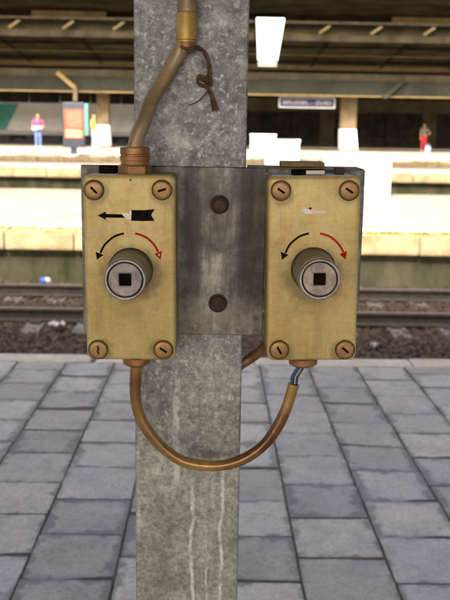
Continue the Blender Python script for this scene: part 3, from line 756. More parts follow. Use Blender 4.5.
for (xa, xb, xc, xd, nm) in ((96.5, 108.5, 95, 110.5, 'left'), (341.5, 357.5, 340.5, 358, 'right')):
    D = 47.35; zt_ = zf0 + 0.06
    t0, t1 = P(xa, 100, D).x, P(xb, 100, D).x; b0, b1 = P(xc, 148, D).x, P(xd, 148, D).x
    lb = {'left': 'concrete column beside the red poster board on the far platform', 'right': 'concrete column right of the blue station name sign'}[nm]
    col = empty('roof_column', ((b0 + b1) / 2, D, -0.1), lb, 'column', 'columns under the far platform roof')
    cx = (b0 + b1) / 2
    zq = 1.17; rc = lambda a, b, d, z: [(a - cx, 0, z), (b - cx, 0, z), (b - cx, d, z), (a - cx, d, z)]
    MB().loft([rc(b0, b1, 0.7, 0.0), rc(t0 - 0.01, t1 + 0.01, 0.66, zq)]).build('sunlit_base', 'white_block', col, 0, 0.02)  # paler lower part puts the sunlight below the roof shadow into the colour
    MB().loft([rc(t0, t1, 0.65, zq + 0.001), rc(t0, t1, 0.65, zt_ + 0.1)]).build('shaft', 'column', col, 0, 0.02)
    MB().box(b0 - cx - 0.06, b1 - cx + 0.06, -0.06, 0.76, 0, 0.14).build('plinth', 'column', col, 0, 0.015)

# station name sign
DS = 46.8
s0, s1 = P(279, 96.8, DS), P(335, 108.6, DS)
sw, sh = s1.x - s0.x, s0.z - s1.z
sg = empty('station_sign', ((s0.x + s1.x) / 2, DS, (s0.z + s1.z) / 2), 'blue station name sign with white border and white letters under the far roof', 'sign')
MB().rslab(sw, sh, 0.04, [(0.0, 0.0), (0.10, 0.0)]).build('border', 'sign_white', sg)
MB().rslab(sw - 0.13, sh - 0.12, 0.02, [(-0.012, 0.0), (-0.001, 0.0)]).build('field', 'sign_blue', sg)
fc = bpy.data.curves.new('lettering', 'FONT'); fc.body = "BRUSSEL - ZUID"; fc.align_x = 'CENTER'; fc.align_y = 'CENTER'; fc.size = 1.0; fc.extrude = 0.004; fc.offset = 0.0
tmp = bpy.data.objects.new('tmp_text', fc); COL.objects.link(tmp)
dg = bpy.context.evaluated_depsgraph_get()
tm = bpy.data.meshes.new_from_object(tmp.evaluated_get(dg)); bpy.data.objects.remove(tmp)
wx = max(v.co.x for v in tm.vertices) - min(v.co.x for v in tm.vertices); wy = max(v.co.y for v in tm.vertices) - min(v.co.y for v in tm.vertices)
ksx, ksy = (sw - 0.44) / wx, (sh - 0.36) / wy
for v in tm.vertices: v.co = Vector((v.co.x * ksx, -0.018 - v.co.z, v.co.y * ksy))
tm.materials.clear(); tm.materials.append(MAT['sign_white']); tm.name = 'lettering'
o = bpy.data.objects.new('lettering', tm); COL.objects.link(o); o.parent = sg
for s in (-1, 1): MB().bar((s * sw * 0.4, 0.05, sh / 2 + 0.001), (s * sw * 0.4, 0.05, sh / 2 + 0.25), 0.05, 0.05).build('hanger', 'roof_dark', sg)

# dark glazed hall on the right
DH = 54.2
h0 = P(205, 140, DH).x; h1 = 45
hl = empty('station_hall', ((h0 + 20), DH, -0.1), 'dim brown station hall with dark glazing behind the far platform', 'building')
zg0, zg1 = P(380, 149.5, DH).z, P(380, 113.5, DH).z
loc_box(hl, 'wall', 'hall', h0, h1, DH + 0.1, DH + 4, -0.1, 5.0)
loc_box(hl, 'bulkhead', 'hall', h0, h1, DH - 0.12, DH + 0.098, zg1 + 0.04, 4.9)
loc_box(hl, 'sill', 'hall', h0, h1, DH - 0.05, DH + 0.098, -0.1, max(zg0, 0.02))
panes = [(212, 262), (262.6, 290), (290.6, 319.5), (334, 352), (352.6, 385), (385.6, 421), (436, 470), (470.6, 505)]
for xa, xb in panes:
    loc_box(hl, 'pane', 'glass_dark', P(xa, 130, DH).x + 0.03, P(xb, 130, DH).x - 0.03, DH + 0.04, DH + 0.09, zg0 + 0.05, zg1 + 0.03)
for xa, xb in ((319.5, 334), (421, 436), (505, 512)):
    loc_box(hl, 'pillar', 'hall', P(xa, 130, DH).x, P(xb, 130, DH).x, DH - 0.1, DH + 0.095, -0.1, zg1 + 0.035)
for px_ in (262.3, 290.3, 352.3, 385.3, 470.3):
    x_ = P(px_, 130, DH).x
    loc_box(hl, 'mullion', 'roof_dark', x_ - 0.028, x_ + 0.028, DH + 0.0, DH + 0.092, zg0 + 0.03, zg1 + 0.03)
loc_box(hl, 'transom', 'roof_dark', P(212, 130, DH).x, P(505, 130, DH).x, DH + 0.01, DH + 0.038, zm(134, DH), zm(133, DH))

# train standing on the left
DT = 54.6
t1x = P(203, 130, DT).x
tr = empty('train', (t1x - 12, DT, -0.65), 'pale grey train with a teal flash waiting behind the far platform', 'train')
l2 = tr.location
zb0, zb1 = P(70, 135.5, DT).z, P(70, 104.2, DT).z
body = MB(); secp = [(0.10, zb0), (0.0, zb0 + 0.25), (0.0, zb1), (0.12, zb1 + 0.75), (0.6, zb1 + 1.25), (1.4, zb1 + 1.45), (2.2, zb1 + 1.25), (2.7, zb1 + 0.75), (2.8, zb1), (2.8, zb0)]
body.loft([[(x - l2.x, DT + y - l2.y, z - l2.z) for y, z in secp] for x in (t1x - 26, t1x - 0.6)])
body.build('body', 'train_grey', tr, 20)
for i in range(13):
    xx = t1x - 2.2 - i * 1.85
    w_ = MB().rslab(1.80, 0.62, 0.1, [(-0.02, 0.0), (0.1, 0.0)]).build('window', 'glass_dark', tr, 30, 0, (xx - l2.x, 0.0, zb1 + 0.36 - l2.z))
ta, tb = P(19, 105.5, DT), P(8, 133, DT)
MB().prism_y([(P(-40, 110, DT).x - l2.x, zb1 - l2.z - 0.02), (ta.x - l2.x, zb1 - l2.z - 0.02), (P(6, 133, DT).x - l2.x, zb0 + 0.27 - l2.z), (P(-40, 110, DT).x - l2.x, zb0 + 0.27 - l2.z)], -0.012, -0.002).build('teal_flash', 'train_teal', tr)
loc_box(tr, 'underframe', 'train_dark', t1x - 25.5, t1x - 1.2, DT + 0.25, DT + 2.5, -0.45, zb0 - 0.002)
for i in range(6):
    xx = t1x - 3 - i * 4.1
    for dx in (0, 2.2):
        MB().lathe([(0, 0.42), (0.1, 0.42), (0.101, 0.3), (0.16, 0.28)], (xx + dx - l2.x, DT + 0.1 - l2.y, 0.0 - l2.z + -0.22), 'y', 20).build('wheel', 'train_dark', tr)
for i in range(8):
    xx = t1x - 2.5 - i * 3.1
    loc_box(tr, 'equipment_box', 'fascia', xx, xx + 0.9, DT + 0.12, DT + 0.24, 0.0, zb0 - 0.04)

# white blocks on the three platforms
def white_block(x0, x1, ytop, ybot, zbase, lab, grp, D=None):
    xm = (x0 + x1) / 2; D = D or G(xm, ybot, zbase).y
    a, b = P(x0, ybot, D), P(x1, ybot, D); zt_ = P(xm, ytop, D).z - zbase
    w = b.x - a.x
    e = empty('concrete_block', ((a.x + b.x) / 2, D, zbase), lab, 'block', grp)
    MB().box(-w / 2 + 0.03, w / 2 - 0.03, 0.03, 0.55, 0.06, zt_ - 0.08).build('body', 'white_block', e, 0, 0.012)
    MB().box(-w / 2, w / 2, 0, 0.58, zt_ - 0.078, zt_).build('cap', 'white_block', e, 0, 0.012)
    MB().box(-w / 2 + 0.05, w / 2 - 0.05, 0.05, 0.53, 0, 0.058).build('plinth', 'white_block', e, 0, 0)
GB = 'white concrete blocks on the platforms'
zp1 = Z1 + 0.10 * 0.66
white_block(322, 391.5, 156.5, 198.5, zp1, 'large white block on the opposite platform behind the right switch box', GB)
white_block(264.5, 300, 139.5, 163.5, -0.10, 'white block showing just above the bracket right of the post', GB, 29.6)
white_block(250, 276, 134.3, 151.0, -0.10, 'distant white block close to the right edge of the post', GB)

# poster board
DPB = E3 + 0.75
pb = empty('poster_board', (P(73.5, 157, DPB).x, DPB, -0.1), 'navy poster board with a red and cream poster on the far platform', 'poster board')
l3 = pb.location
bx0, bx1 = P(62.5, 120, DPB).x - l3.x, P(84.3, 120, DPB).x - l3.x
bz0, bz1 = P(73, 147.5, DPB).z - l3.z, P(73, 102.5, DPB).z - l3.z
MB().box(bx0, bx1, 0, 0.22, bz0, bz1).build('cabinet', 'navy', pb, 0, 0.02)
MB().box(bx1 + 0.002, bx1 + 0.13, 0.05, 0.2, bz0 + 0.5, bz1 - 0.03).build('side_panel', 'green_side', pb)
q0, q1 = P(64.8, 138, DPB), P(83, 109.5, DPB)
pst = MB().box(q0.x - l3.x, q1.x - l3.x, -0.014, -0.002, q0.z - l3.z, q1.z - l3.z).build('poster', 'poster_red', pb)
r0, r1 = P(66.3, 127.5, DPB), P(81.8, 110.8, DPB)
MB().box(r0.x - l3.x, r1.x - l3.x, -0.020, -0.0145, r0.z - l3.z, r1.z - l3.z).build('print', 'poster_grey', pst)
r0, r1 = P(66, 137, DPB), P(82, 130, DPB)
MB().box(r0.x - l3.x, r1.x - l3.x, -0.020, -0.0145, r0.z - l3.z, r1.z - l3.z).build('print', 'poster_cream', pst)
MB().box(-0.12, 0.12, 0.03, 0.19, 0.06, bz0 - 0.002).build('stem', 'navy', pb)
MB().box(-0.24, 0.24, -0.06, 0.28, 0, 0.058).build('foot', 'pale_blue', pb, 0, 0.01)

# ================================================================== PEOPLE
def fuse(mb, name, mat, parent, vox=0.012):
    me = mb.mesh(name + '_raw', mat, 0); t = bpy.data.objects.new('tmp', me); COL.objects.link(t)
    r = t.modifiers.new('r', 'REMESH'); r.mode = 'VOXEL'; r.voxel_size = vox
    s = t.modifiers.new('s', 'SMOOTH'); s.iterations = 3; s.factor = 0.5
    dgr = bpy.context.evaluated_depsgraph_get()
    out = bpy.data.meshes.new_from_object(t.evaluated_get(dgr)); bpy.data.objects.remove(t)
    out.name = name; out.materials.clear(); out.materials.append(MAT[mat])
    out.polygons.foreach_set('use_smooth', [True] * len(out.polygons))
    o = bpy.data.objects.new(name, out); COL.objects.link(o); o.parent = parent; return o
def limb(mb, pts, rad, flat=None): mb.tube(pts, rad, 12, 4, flat)
def person(loc, height, yaw, label, top, bottom, shoe, arms, legs, hairlen, sleeve=0.45, extra=None):
    root = empty('person', loc, label, 'person', None, (0, 0, yaw)); k = height / 1.70
    root.scale = (k, k, k)
    B = MB(); T = MB(); Q = MB(); S = MB(); Hh = MB()
    # body: torso, neck, head with nose, ears, chin
    B.tube([(0, 0, 0.86), (0, 0, 0.98), (0, 0.005, 1.12), (0, 0.01, 1.28), (0, 0.01, 1.40), (0, 0.01, 1.46), (0, 0, 1.56)], [0.12, 0.145, 0.12, 0.145, 0.12, 0.055, 0.05], 14, 4)
    B.ball((0, -0.008, 1.605), (0.072, 0.092, 0.108)); B.ball((0, -0.05, 1.535), (0.042, 0.045, 0.035))
    B.ball((0, -0.102, 1.595), (0.013, 0.02, 0.02)); B.ball((-0.075, 0.005, 1.60), (0.012, 0.02, 0.03)); B.ball((0.075, 0.005, 1.60), (0.012, 0.02, 0.03))
    B.ball((0, -0.085, 1.555), (0.025, 0.015, 0.008))
    for s, (el, wr, fd) in zip((-1, 1), arms):
        sh_ = Vector((s * 0.175, 0.01, 1.385)); el = Vector(el); wr = Vector(wr)
        B.ball(sh_, 0.058); limb(B, [(s * 0.09, 0.01, 1.38), sh_, el, wr], [0.06, 0.052, 0.040, 0.027])
        T.ball(sh_, 0.070); limb(T, [(s * 0.06, 0.01, 1.37), sh_, sh_.lerp(el, 1.25 * sleeve), sh_.lerp(el, 1.9 * sleeve)], [0.09, 0.068, 0.062, 0.062])
        f = Vector(fd).normalized(); sd = f.cross(Vector((0, -1, 0.2))); sd = sd.normalized() if sd.length > 0.1 else Vector((1, 0, 0))
        pm = wr + f * 0.05; B.ball(pm, (0.036, 0.03, 0.045)); limb(B, [wr, pm, pm + f * 0.03], [0.027, 0.034, 0.03], 0.6)
        for q, (o_, ln) in enumerate(((-0.028, 0.070), (-0.0095, 0.080), (0.0095, 0.075), (0.028, 0.058))):
            st = pm + sd * o_ + f * 0.025; cur = Vector((0, -0.25, 0)) * ln
            B.tube([st, st + f * ln * 0.55, st + f * ln + cur], [0.0095, 0.009, 0.0075], 8)
        B.tube([pm + sd * 0.03 - f * 0.01, pm + sd * 0.055 + f * 0.02, pm + sd * 0.055 + f * 0.05], [0.012, 0.010, 0.008], 8)
    # shirt
    T.tube([(0, 0, 0.93), (0, 0, 1.02), (0, 0.005, 1.14), (0, 0.01, 1.28), (0, 0.01, 1.39), (0, 0.01, 1.44)], [0.155, 0.155, 0.14, 0.16, 0.14, 0.075], 16, 4)
    for s, (kn, an) in zip((-1, 1), legs):
        hp = Vector((s * 0.085, 0, 0.88)); kn = Vector(kn); an = Vector(an)
        limb(B, [hp, hp.lerp(kn, 0.5), kn, kn.lerp(an, 0.4), an], [0.085, 0.075, 0.052, 0.054, 0.036])
        limb(Q, [(s * 0.07, 0, 0.95), hp, hp.lerp(kn, 0.5), kn, kn.lerp(an, 0.5), an + Vector((0, 0, -0.02))], [0.10, 0.102, 0.088, 0.070, 0.064, 0.066])
        B.tube([an, an + Vector((0, -0.02, -0.05)), an + Vector((0, -0.12, -0.055))], [0.036, 0.038, 0.03], 10)
        S.tube([an + Vector((0, 0.055, -0.045)), an + Vector((0, -0.04, -0.040)), an + Vector((0, -0.13, -0.05)), an + Vector((0, -0.18, -0.055))], [0.036, 0.045, 0.042, 0.026], 12, 3)
    Q.tube([(0, 0, 0.84), (0, 0, 0.92), (0, 0, 1.0)], [0.13, 0.158, 0.15], 16, 4)
    Hh.ball((0, 0.018, 1.632), (0.083, 0.098, 0.10)); Hh.ball((0, 0.05, 1.60), (0.078, 0.068, 0.10))
    if hairlen: Hh.tube([(0, 0.06, 1.62), (0, 0.085, 1.50), (0, 0.085, 1.50 - hairlen)], [0.07, 0.065, 0.03], 12, 4)
    # squash trunks front to back by hand: torsos are wider than deep
    for mm in (B, T, Q):
        mm.v = [(x, (y * 0.72 if abs(x) < 0.20 and 0.84 < z < 1.45 else y), z) for x, y, z in mm.v]
    fuse(B, 'body', 'skin', root, 0.008); fuse(T, 'shirt', top, root); fuse(Q, 'trousers', bottom, root); fuse(S, 'shoes', shoe, root); fuse(Hh, 'hair', 'hair', root)
    for s in (-1, 1): MB().ball((s * 0.03, -0.088, 1.618), (0.011, 0.008, 0.007), 8, 6).build('eye', 'slot', root)
    if extra: extra(root)
    return root
hang = lambda s: ((s * 0.225, 0.03, 1.12), (s * 0.215, -0.04, 0.88), (0, -0.1, -1))
def stand(dx=0.0): return (((-0.095, -0.01, 0.48), (-0.10, 0.02, 0.085)), ((0.095 + dx, -0.02, 0.48), (0.105 + dx, 0.01, 0.085)))
def sash(root):
    mb = MB(); mb.tube([(0.16, 0.0, 1.0), (0.12, -0.11, 1.02), (-0.05, -0.15, 1.02), (-0.19, -0.10, 1.0), (-0.22, 0.0, 0.97), (-0.15, 0.10, 0.99), (0.05, 0.12, 1.0)], [0.06, 0.08, 0.085, 0.095, 0.10, 0.09, 0.06], 12, 4)
    fuse(mb, 'waist_bag', 'cream_cloth', root)
    mb = MB(); mb.tube([(-0.13, -0.10, 1.35), (-0.10, -0.14, 1.2), (-0.13, -0.13, 1.06)], [0.03, 0.045, 0.04], 10, 3); fuse(mb, 'strap', 'purple', root)
f1 = G(38.5, 146.2 + 2.0, -0.10)
hgt = lambda loc, px, yt: (P(px, yt, loc.y).z - loc.z)
person(f1, hgt(f1, 38.5, 114.3), math.radians(28), 'person in pink shirt and blue jeans standing left of the poster board', 'pink', 'jeans', 'shoe',
       [((-0.27, 0.02, 1.15), (-0.20, -0.16, 1.03), (0.5, -0.8, 0)), ((0.27, 0.02, 1.15), (0.24, -0.14, 1.05), (0, -1, 0.1))], stand(), 0.12, extra=sash)
f2 = P(93.8, 140, 45.6); f2.z = -0.10
person(f2, hgt(f2, 93.8, 114.5), math.radians(80), 'person in a yellow top half hidden beside the poster board', 'yellow', 'grey_cloth', 'shoe', [hang(-1), hang(1)], stand(), 0.0)
f3 = G(423, 152.0, -0.10)
def bag(root): pass
person(f3, hgt(f3, 423, 124.0), math.radians(-12), 'person in red trousers and khaki top standing at the right edge', 'khaki', 'red_cloth', 'shoe',
       [((-0.23, 0.02, 1.13), (-0.20, -0.05, 0.90), (0, -0.1, -1)), ((0.36, 0.03, 1.16), (0.17, -0.10, 1.03), (-1, -0.2, -0.2))], stand(), 0.0)
bg_ = empty('carrier_bag', f3 + Vector((0.19, -0.22, 0)), 'pale blue carrier bag at the feet of the person in red trousers', 'bag')
mb = MB(); mb.loft([[(sx * w / 2, sy * d_ / 2, z) for sx, sy in ((-1, -1), (0, -1.15), (1, -1), (1.05, 0), (1, 1), (0, 1.1), (-1, 1), (-1.06, 0))] for z, w, d_ in ((0, 0.24, 0.16), (0.12, 0.30, 0.19), (0.28, 0.28, 0.13), (0.34, 0.25, 0.05))]); mb.build('sack', 'pale_blue', bg_, 60)
for sy in (-0.02, 0.02): MB().tube([(-0.06, sy, 0.33), (-0.05, sy, 0.42), (0.05, sy, 0.42), (0.06, sy, 0.33)], 0.012, 8, 4).build('handle', 'pale_blue', bg_)

# ================================================================== LITTER ON THE TRACK
c = P(44.5, 278, E1 - 0.25); c.z = BALLAST_Z + 0.03
e = empty('plastic_bottle', c, 'small blue and white plastic bottle lying below the opposite platform wall', 'bottle', None, (0, 0, 0.5))
MB().lathe([(-0.05, 0.03), (-0.045, 0.05), (0.02, 0.052), (0.045, 0.04), (0.06, 0.02)], (0.03, 0, 0.055), 'x', 16).build('body', 'sign_white', e)
MB().lathe([(-0.03, 0.045), (-0.025, 0.056), (0.03, 0.056), (0.035, 0.045)], (-0.03, 0, 0.055), 'x', 16).build('sleeve', 'bottle_blue', e)
def scrap(px, py, z, w, h, label, seed):
    r = random.Random(seed); c = G(px, py, z); n = 8; vs = []; fs = []
    for j in range(n + 1):
        for i in range(n + 1):
            u_, v_ = i / n - 0.5, j / n - 0.5
            vs.append((u_ * w * (1 + 0.3 * math.sin(5 * v_ + seed)), v_ * h, 0.015 + 0.022 * math.sin(9 * u_ + seed) * math.cos(8 * v_) + r.uniform(0, 0.012)))
    for j in range(n):
        for i in range(n): a = j * (n + 1) + i; fs.append((a, a + 1, a + n + 2, a + n + 1))
    o = MB().add(vs, fs).build('paper_scrap', 'fog_paper', None, 60, 0, c)
    md = o.modifiers.new('thick', 'SOLIDIFY'); md.thickness = 0.003
    return tag(o, label, 'litter')
scrap(56.5, 325.5, BALLAST_Z + 0.055, 0.15, 0.16, 'crumpled white paper on the ballast left of the left box', 1)
scrap(374, 346.5, BALLAST_Z + 0.035, 0.07, 0.09, 'small pale scrap on the ballast right of the right box', 2)

# ================================================================== THE POST AND ITS BRACKET
PD = 1.0                                          # front face of the post, metres from the photographer
xl = (P(134, 10, PD).x + P(135.5, 590, PD).x) / 2
xr = (P(249, 10, PD).x + P(237.5, 590, PD).x) / 2
pc, pw = (xl + xr) / 2, xr - xl
post = empty('steel_post', (pc, PD, floor_z(PD)), 'galvanised steel post with white paint runs standing in the middle', 'post')
zb = -floor_z(PD)
def hp(y0, y1, x0, x1, name, bev):
    o = MB().box(x0, x1, y0, y1, 0.012, croof(PD) - 0.012 + zb).build(name, 'post', post, 30, bev); return o
hp(0.0, 0.009, -pw / 2, pw / 2, 'front_flange', 0.0018)
hp(0.0092, 0.121, -0.0035, 0.0035, 'web', 0)
hp(0.1212, 0.130, -pw / 2, pw / 2, 'back_flange', 0.0018)
MB().box(-0.11, 0.11, -0.05, 0.18, 0.0, 0.012).build('base_plate', 'post', post, 30, 0.002)
for sx in (-1, 1):
    for sy in (-0.03, 0.16): MB().lathe([(0, 0.012), (0.01, 0.012)], (sx * 0.09, sy, 0.0125), 'z', 6).build('anchor_nut', 'rust', post)

BD = PD - 0.0068
pt, pbm = P(220, 167, BD).z, P(220, 335, BD).z
plx, prx = P(82.0, 250, BD).x, P(361.6, 250, BD).x
bc = P(221.5, 250, BD).x; bz = (pt + pbm) / 2
brk = empty('mounting_bracket', (bc, BD, bz), 'stained zinc bracket plate bolted across the post between the boxes', 'bracket')
MB().box(plx - bc, P(264.8, 250, BD).x - bc, 0, 0.006, pbm - bz, pt - bz).build('plate', 'plate', brk, 30, 0.0012)
MB().box(P(264.9, 250, BD).x - bc + 0.0005, prx - bc, 0.0002, 0.006, pbm - bz + 0.03, pt - bz - 0.001).build('plate', 'plate', brk, 30, 0.001)
MB().box(xr + 0.003 - bc, prx - bc, 0.0065, 0.060, pt - bz - 0.006, pt - bz).build('top_flange', 'rust_flange', brk, 30, 0.001)
a, b_ = P(281, 160, PD + 0.02), P(324, 160, PD + 0.02)
MB().box(a.x - bc, b_.x - bc, 0.018, 0.052, pt - bz + 0.0003, pt - bz + 0.006).build('rusty_strap', 'rust_flange', brk, 30, 0.001)
for (px_, py_) in ((219.5, 204.5), (217.8, 303)):
    c = P(px_, py_, BD) - brk.location
    MB().lathe([(0.0, 0.0108), (-0.0016, 0.0108), (-0.0020, 0.0100)], (c.x, -0.0002, c.z), 'y', 28).build('washer', 'rust', brk)
    bo = MB().lathe([(-0.0022, 0.0098), (-0.0075, 0.0098), (-0.0088, 0.0084)], (c.x, 0, c.z), 'y', 6, ph=0.35).build('bolt', 'rust', brk, 20, 0.0006)
    MB().lathe([(-0.0089, 0.0066), (-0.0098, 0.0058)], (c.x, 0, c.z), 'y', 20).build('bolt_crown', 'rust', bo)
for (px_, py_) in ((195.5, 328), (241, 329)):
    c = P(px_, py_, BD) - brk.location
    MB().lathe([(0.0, 0.0045), (-0.0003, 0.0044), (-0.0006, 0.0034)], (c.x, -0.0001, c.z), 'y', 20).build('rivet', 'plate', brk)

# ================================================================== SWITCH BOXES
FD = 0.925
def ribbon(pts, w):
    n = len(pts); L_, R_ = [], []
    for i, p in enumerate(pts):
        a = Vector(pts[max(i - 1, 0)]); b = Vector(pts[min(i + 1, n - 1)]); t = (b - a).normalized(); nn = Vector((-t.y, t.x)); ww = w[i] if isinstance(w, list) else w
        L_.append(Vector(p) + nn * ww / 2); R_.append(Vector(p) - nn * ww / 2)
    return L_, R_
def switch_box(label, tl, tr, bl, br, ytop, ybot, knob, screws, face, decals, groups):
    ct = P((tl + tr) / 2, ytop, FD); cb0 = P((bl + br) / 2, ybot, FD)
    w = ((P(tr, ytop, FD) - P(tl, ytop, FD)).x + (P(br, ybot, FD) - P(bl, ybot, FD)).x) / 2
    ang = math.atan2(ct.x - cb0.x, ct.z - cb0.z); h = (ct - cb0).length
    ex = Vector((math.cos(ang), 0, -math.sin(ang))); ez = Vector((math.sin(ang), 0, math.cos(ang)))
    org = Vector((cb0.x, BD - 0.0004, cb0.z)); dep = org.y - FD
    e = empty('switch_box', org, label, 'switch box', 'key switch boxes on the post', (0, ang, 0))
    def lc(px_, py_, D=FD): q = P(px_, py_, D) - org; return (q.dot(ex), q.dot(ez))
    FY = -dep
    hs = MB().rslab(w - 0.0012, h - 0.0012, 0.006, [(0.0, 0.0), (FY + 0.0215, 0.0), (FY + 0.0205, 0.001)], 0, h / 2).build('housing', 'gold_dark', e, 30)
    MB().rslab(w - 0.003, h - 0.003, 0.006, [(FY + 0.0203, 0.0), (FY + 0.0175, 0.0)], 0, h / 2).build('gasket', 'black', e, 30)
    cv = MB().rslab(w, h, 0.0075, [(FY + 0.0173, 0.0), (FY + 0.0042, 0.0), (FY + 0.0022, 0.0005), (FY + 0.0007, 0.0019), (FY, 0.0040)], 0, h / 2, 8).build('cover', 'gold', e, 50)
    for (sx, sy, an, kind) in screws:
        x, z = lc(sx, sy); r = 0.0098
        MB().lathe([(FY - 0.0001, r + 0.0011), (FY - 0.0004, r + 0.0010)], (x, 0, z), 'y', 32).build('dirt_ring', 'ring', cv)
        sc = MB().lathe([(FY - 0.0005, r), (FY - 0.0015, r - 0.0002), (FY - 0.0022, r - 0.001), (FY - 0.0025, r - 0.0035)], (x, 0, z), 'y', 36).build('screw', 'screw', e, 60)
        a = math.radians(an); d = Vector((math.cos(a), math.sin(a)))
        pts = [(-d * 0.0046)[:], (d * 0.0046)[:]] if kind == 0 else [(-0.0008, 0.0046), (0.0009, 0.0012), (-0.0006, -0.001), (0.0006, -0.0045)]
        L_, R_ = ribbon(pts, 0.0023 if kind == 0 else 0.002)
        poly = [(x + p.x, z + p.y) for p in L_] + [(x + p.x, z + p.y) for p in reversed(R_)]
        MB().prism_y(poly, FY - 0.00262, FY - 0.0020).build('slot', 'slot', sc, 0)
    # key knob
    kx, kz = lc(*knob); kl = 0.060
    kn = MB().lathe([(FY - 0.0002, 0.0240), (FY - 0.0045, 0.0238), (FY - 0.006, 0.0228)], (kx, 0, kz), 'y', 48).build('collar', 'collar', e, 40)
    MB().lathe([(FY - 0.0062, 0.0222), (FY - kl * 0.62, 0.0216), (FY - kl * 0.63, 0.0209), (FY - kl * 0.66, 0.0209), (FY - kl * 0.67, 0.0216), (FY - kl + 0.0052, 0.0214)], (kx, 0, kz), 'y', 48).build('knob_body', 'knob_body', e, 40)
    MB().lathe([(FY - kl + 0.005, 0.0211), (FY - kl + 0.0012, 0.0211), (FY - kl, 0.0200), (FY - kl, 0.0186), (FY - kl + 0.0012, 0.0179), (FY - kl + 0.004, 0.0178)], (kx, 0, kz), 'y', 48, cap0=False, cap1=False).build('knob_ring', 'steel', e, 40)
    MB().lathe([(FY - kl + 0.0046, 0.0179), (FY - kl + 0.0042, 0.0120)], (kx, 0, kz), 'y', 48).build('knob_gap', 'slot', e, 40)
    # face with a square socket
    n = 64; ro, ra = 0.0169, 0.0062; yf = FY - kl + 0.0008
    circ = lambda r, y: [(kx + r * math.cos(2 * math.pi * (k + .5) / n), y, kz + r * math.sin(2 * math.pi * (k + .5) / n)) for k in range(n)]
    def squ(s, y):
        out = []
        for k in range(n):
            a = 2 * math.pi * (k + .5) / n; c_, s_ = math.cos(a), math.sin(a); m_ = max(abs(c_), abs(s_)); out.append((kx + s * c_ / m_, y, kz + s * s_ / m_))
        return out
    fb = MB(); fb.loft([circ(ro, yf + 0.003), circ(ro, yf + 0.0006), circ(ro - 0.0006, yf), squ(ra + 0.0013, yf), squ(ra, yf + 0.0008)], False, False)
    fo = fb.build('knob_face', face, e, 30)
    MB().loft([squ(ra, yf + 0.0008), squ(ra * 0.96, yf + 0.016)], False, True).build('socket', 'slot' if face == 'knob_face' else 'collar', fo, 30)
    # printed marks
    for mat, kind, pts, wd in decals:
        q = [lc(*p) for p in pts]
        if kind == 'poly': poly = q
        else:
            qq = []                               # smooth the arc
            for i in range(len(q) - 1):
                p0, p1, p2, p3 = (Vector(q[max(i - 1, 0)]), Vector(q[i]), Vector(q[i + 1]), Vector(q[min(i + 2, len(q) - 1)]))
                for k in range(5):
                    t = k / 5; qq.append((0.5 * ((2 * p1) + (p2 - p0) * t + (2 * p0 - 5 * p1 + 4 * p2 - p3) * t * t + (3 * p1 - p0 - 3 * p2 + p3) * t ** 3))[:])
            qq.append(q[-1]); L_, R_ = ribbon(qq, wd); poly = [p[:] for p in L_] + [p[:] for p in reversed(R_)]
        dz = 0.0003 if mat == 'chip' else 0.0002
        MB().prism_y(poly, FY - dz, FY - 0.00002).build('arrow_marking' if mat != 'chip' else 'paint_chip', mat, cv, 0)
    return e, lc, FY, h, w
def c3(x, y): return (70 + x / 3.75, 140 + y / 3.75)      # enlarged view of the left box
def c4(x, y): return (255 + x / 3.75, 140 + y / 3.75)     # enlarged view of the right box
def dec(cf, hollow):
    d = [('black', 'arc', [cf(202, 350), cf(166, 362), cf(131, 392), cf(114, 424)], 0.0022),
         ('black', 'poly', [cf(96, 419), cf(126, 431), cf(101, 449)], 0),
         ('red', 'arc', [cf(244, 350), cf(282, 363), cf(314, 391), cf(331, 420)], 0.0022),
         ('red', 'poly', [cf(317, 428), cf(345, 415), cf(340, 449)], 0)]
    if hollow: d.append(('chip', 'poly', [cf(329, 430), cf(337, 426), cf(336, 437)], 0))
    return d
dl = dec(c3, True) + [
    ('black', 'poly', [c3(103, 283), c3(136, 268), c3(133, 277), c3(200, 279), c3(207, 292), c3(133, 291), c3(137, 300)], 0),
    ('chip', 'poly', [c3(192, 275), c3(206, 270), c3(222, 277), c3(224, 263), c3(231, 268), c3(229, 300), c3(214, 298), c3(204, 289)], 0),
    ('black', 'poly', [c3(229.5, 263), c3(280, 263), c3(318, 259), c3(304, 281), c3(318, 303), c3(275, 304), c3(229.5, 303)], 0),
    ('black', 'poly', [c3(222, 148), c3(227, 146), c3(231, 150), c3(226, 154)], 0)]
dr = dec(c4, False) + [
    ('chip', 'poly', [c4(170, 258), c4(184, 254), c4(199, 260), c4(216, 262), c4(238, 266), c4(272, 267), c4(272, 271), c4(236, 273), c4(214, 278), c4(190, 276), c4(178, 270)], 0),
    ('black', 'poly', [c4(201, 255), c4(208, 252), c4(214, 256), c4(208, 262)], 0)]
LB, lcl, FY, hL, wL = switch_box('ochre key switch box with a black arrow, left of the post', 83.3, 174.5, 86.0, 176.9, 175, 360.3, (130.6, 270),
    [(94, 190, -45, 0), (162, 190, 17, 0), (98.3, 349.5, 0, 1), (163.4, 349.7, -35, 0)], 'knob_face', dl, None)
RB, lcr, FY, hR, wR = switch_box('ochre key switch box with a white paint chip, right of the post', 268.6, 360.6, 266.2, 356.7, 176.2, 360.8, (313.3, 269.5),
    [(281, 190.7, -35, 0), (349.2, 190.6, -33, 0), (279.2, 350, -62, 0), (345, 349.7, -40, 0)], 'knob_face_pale', dr, None)

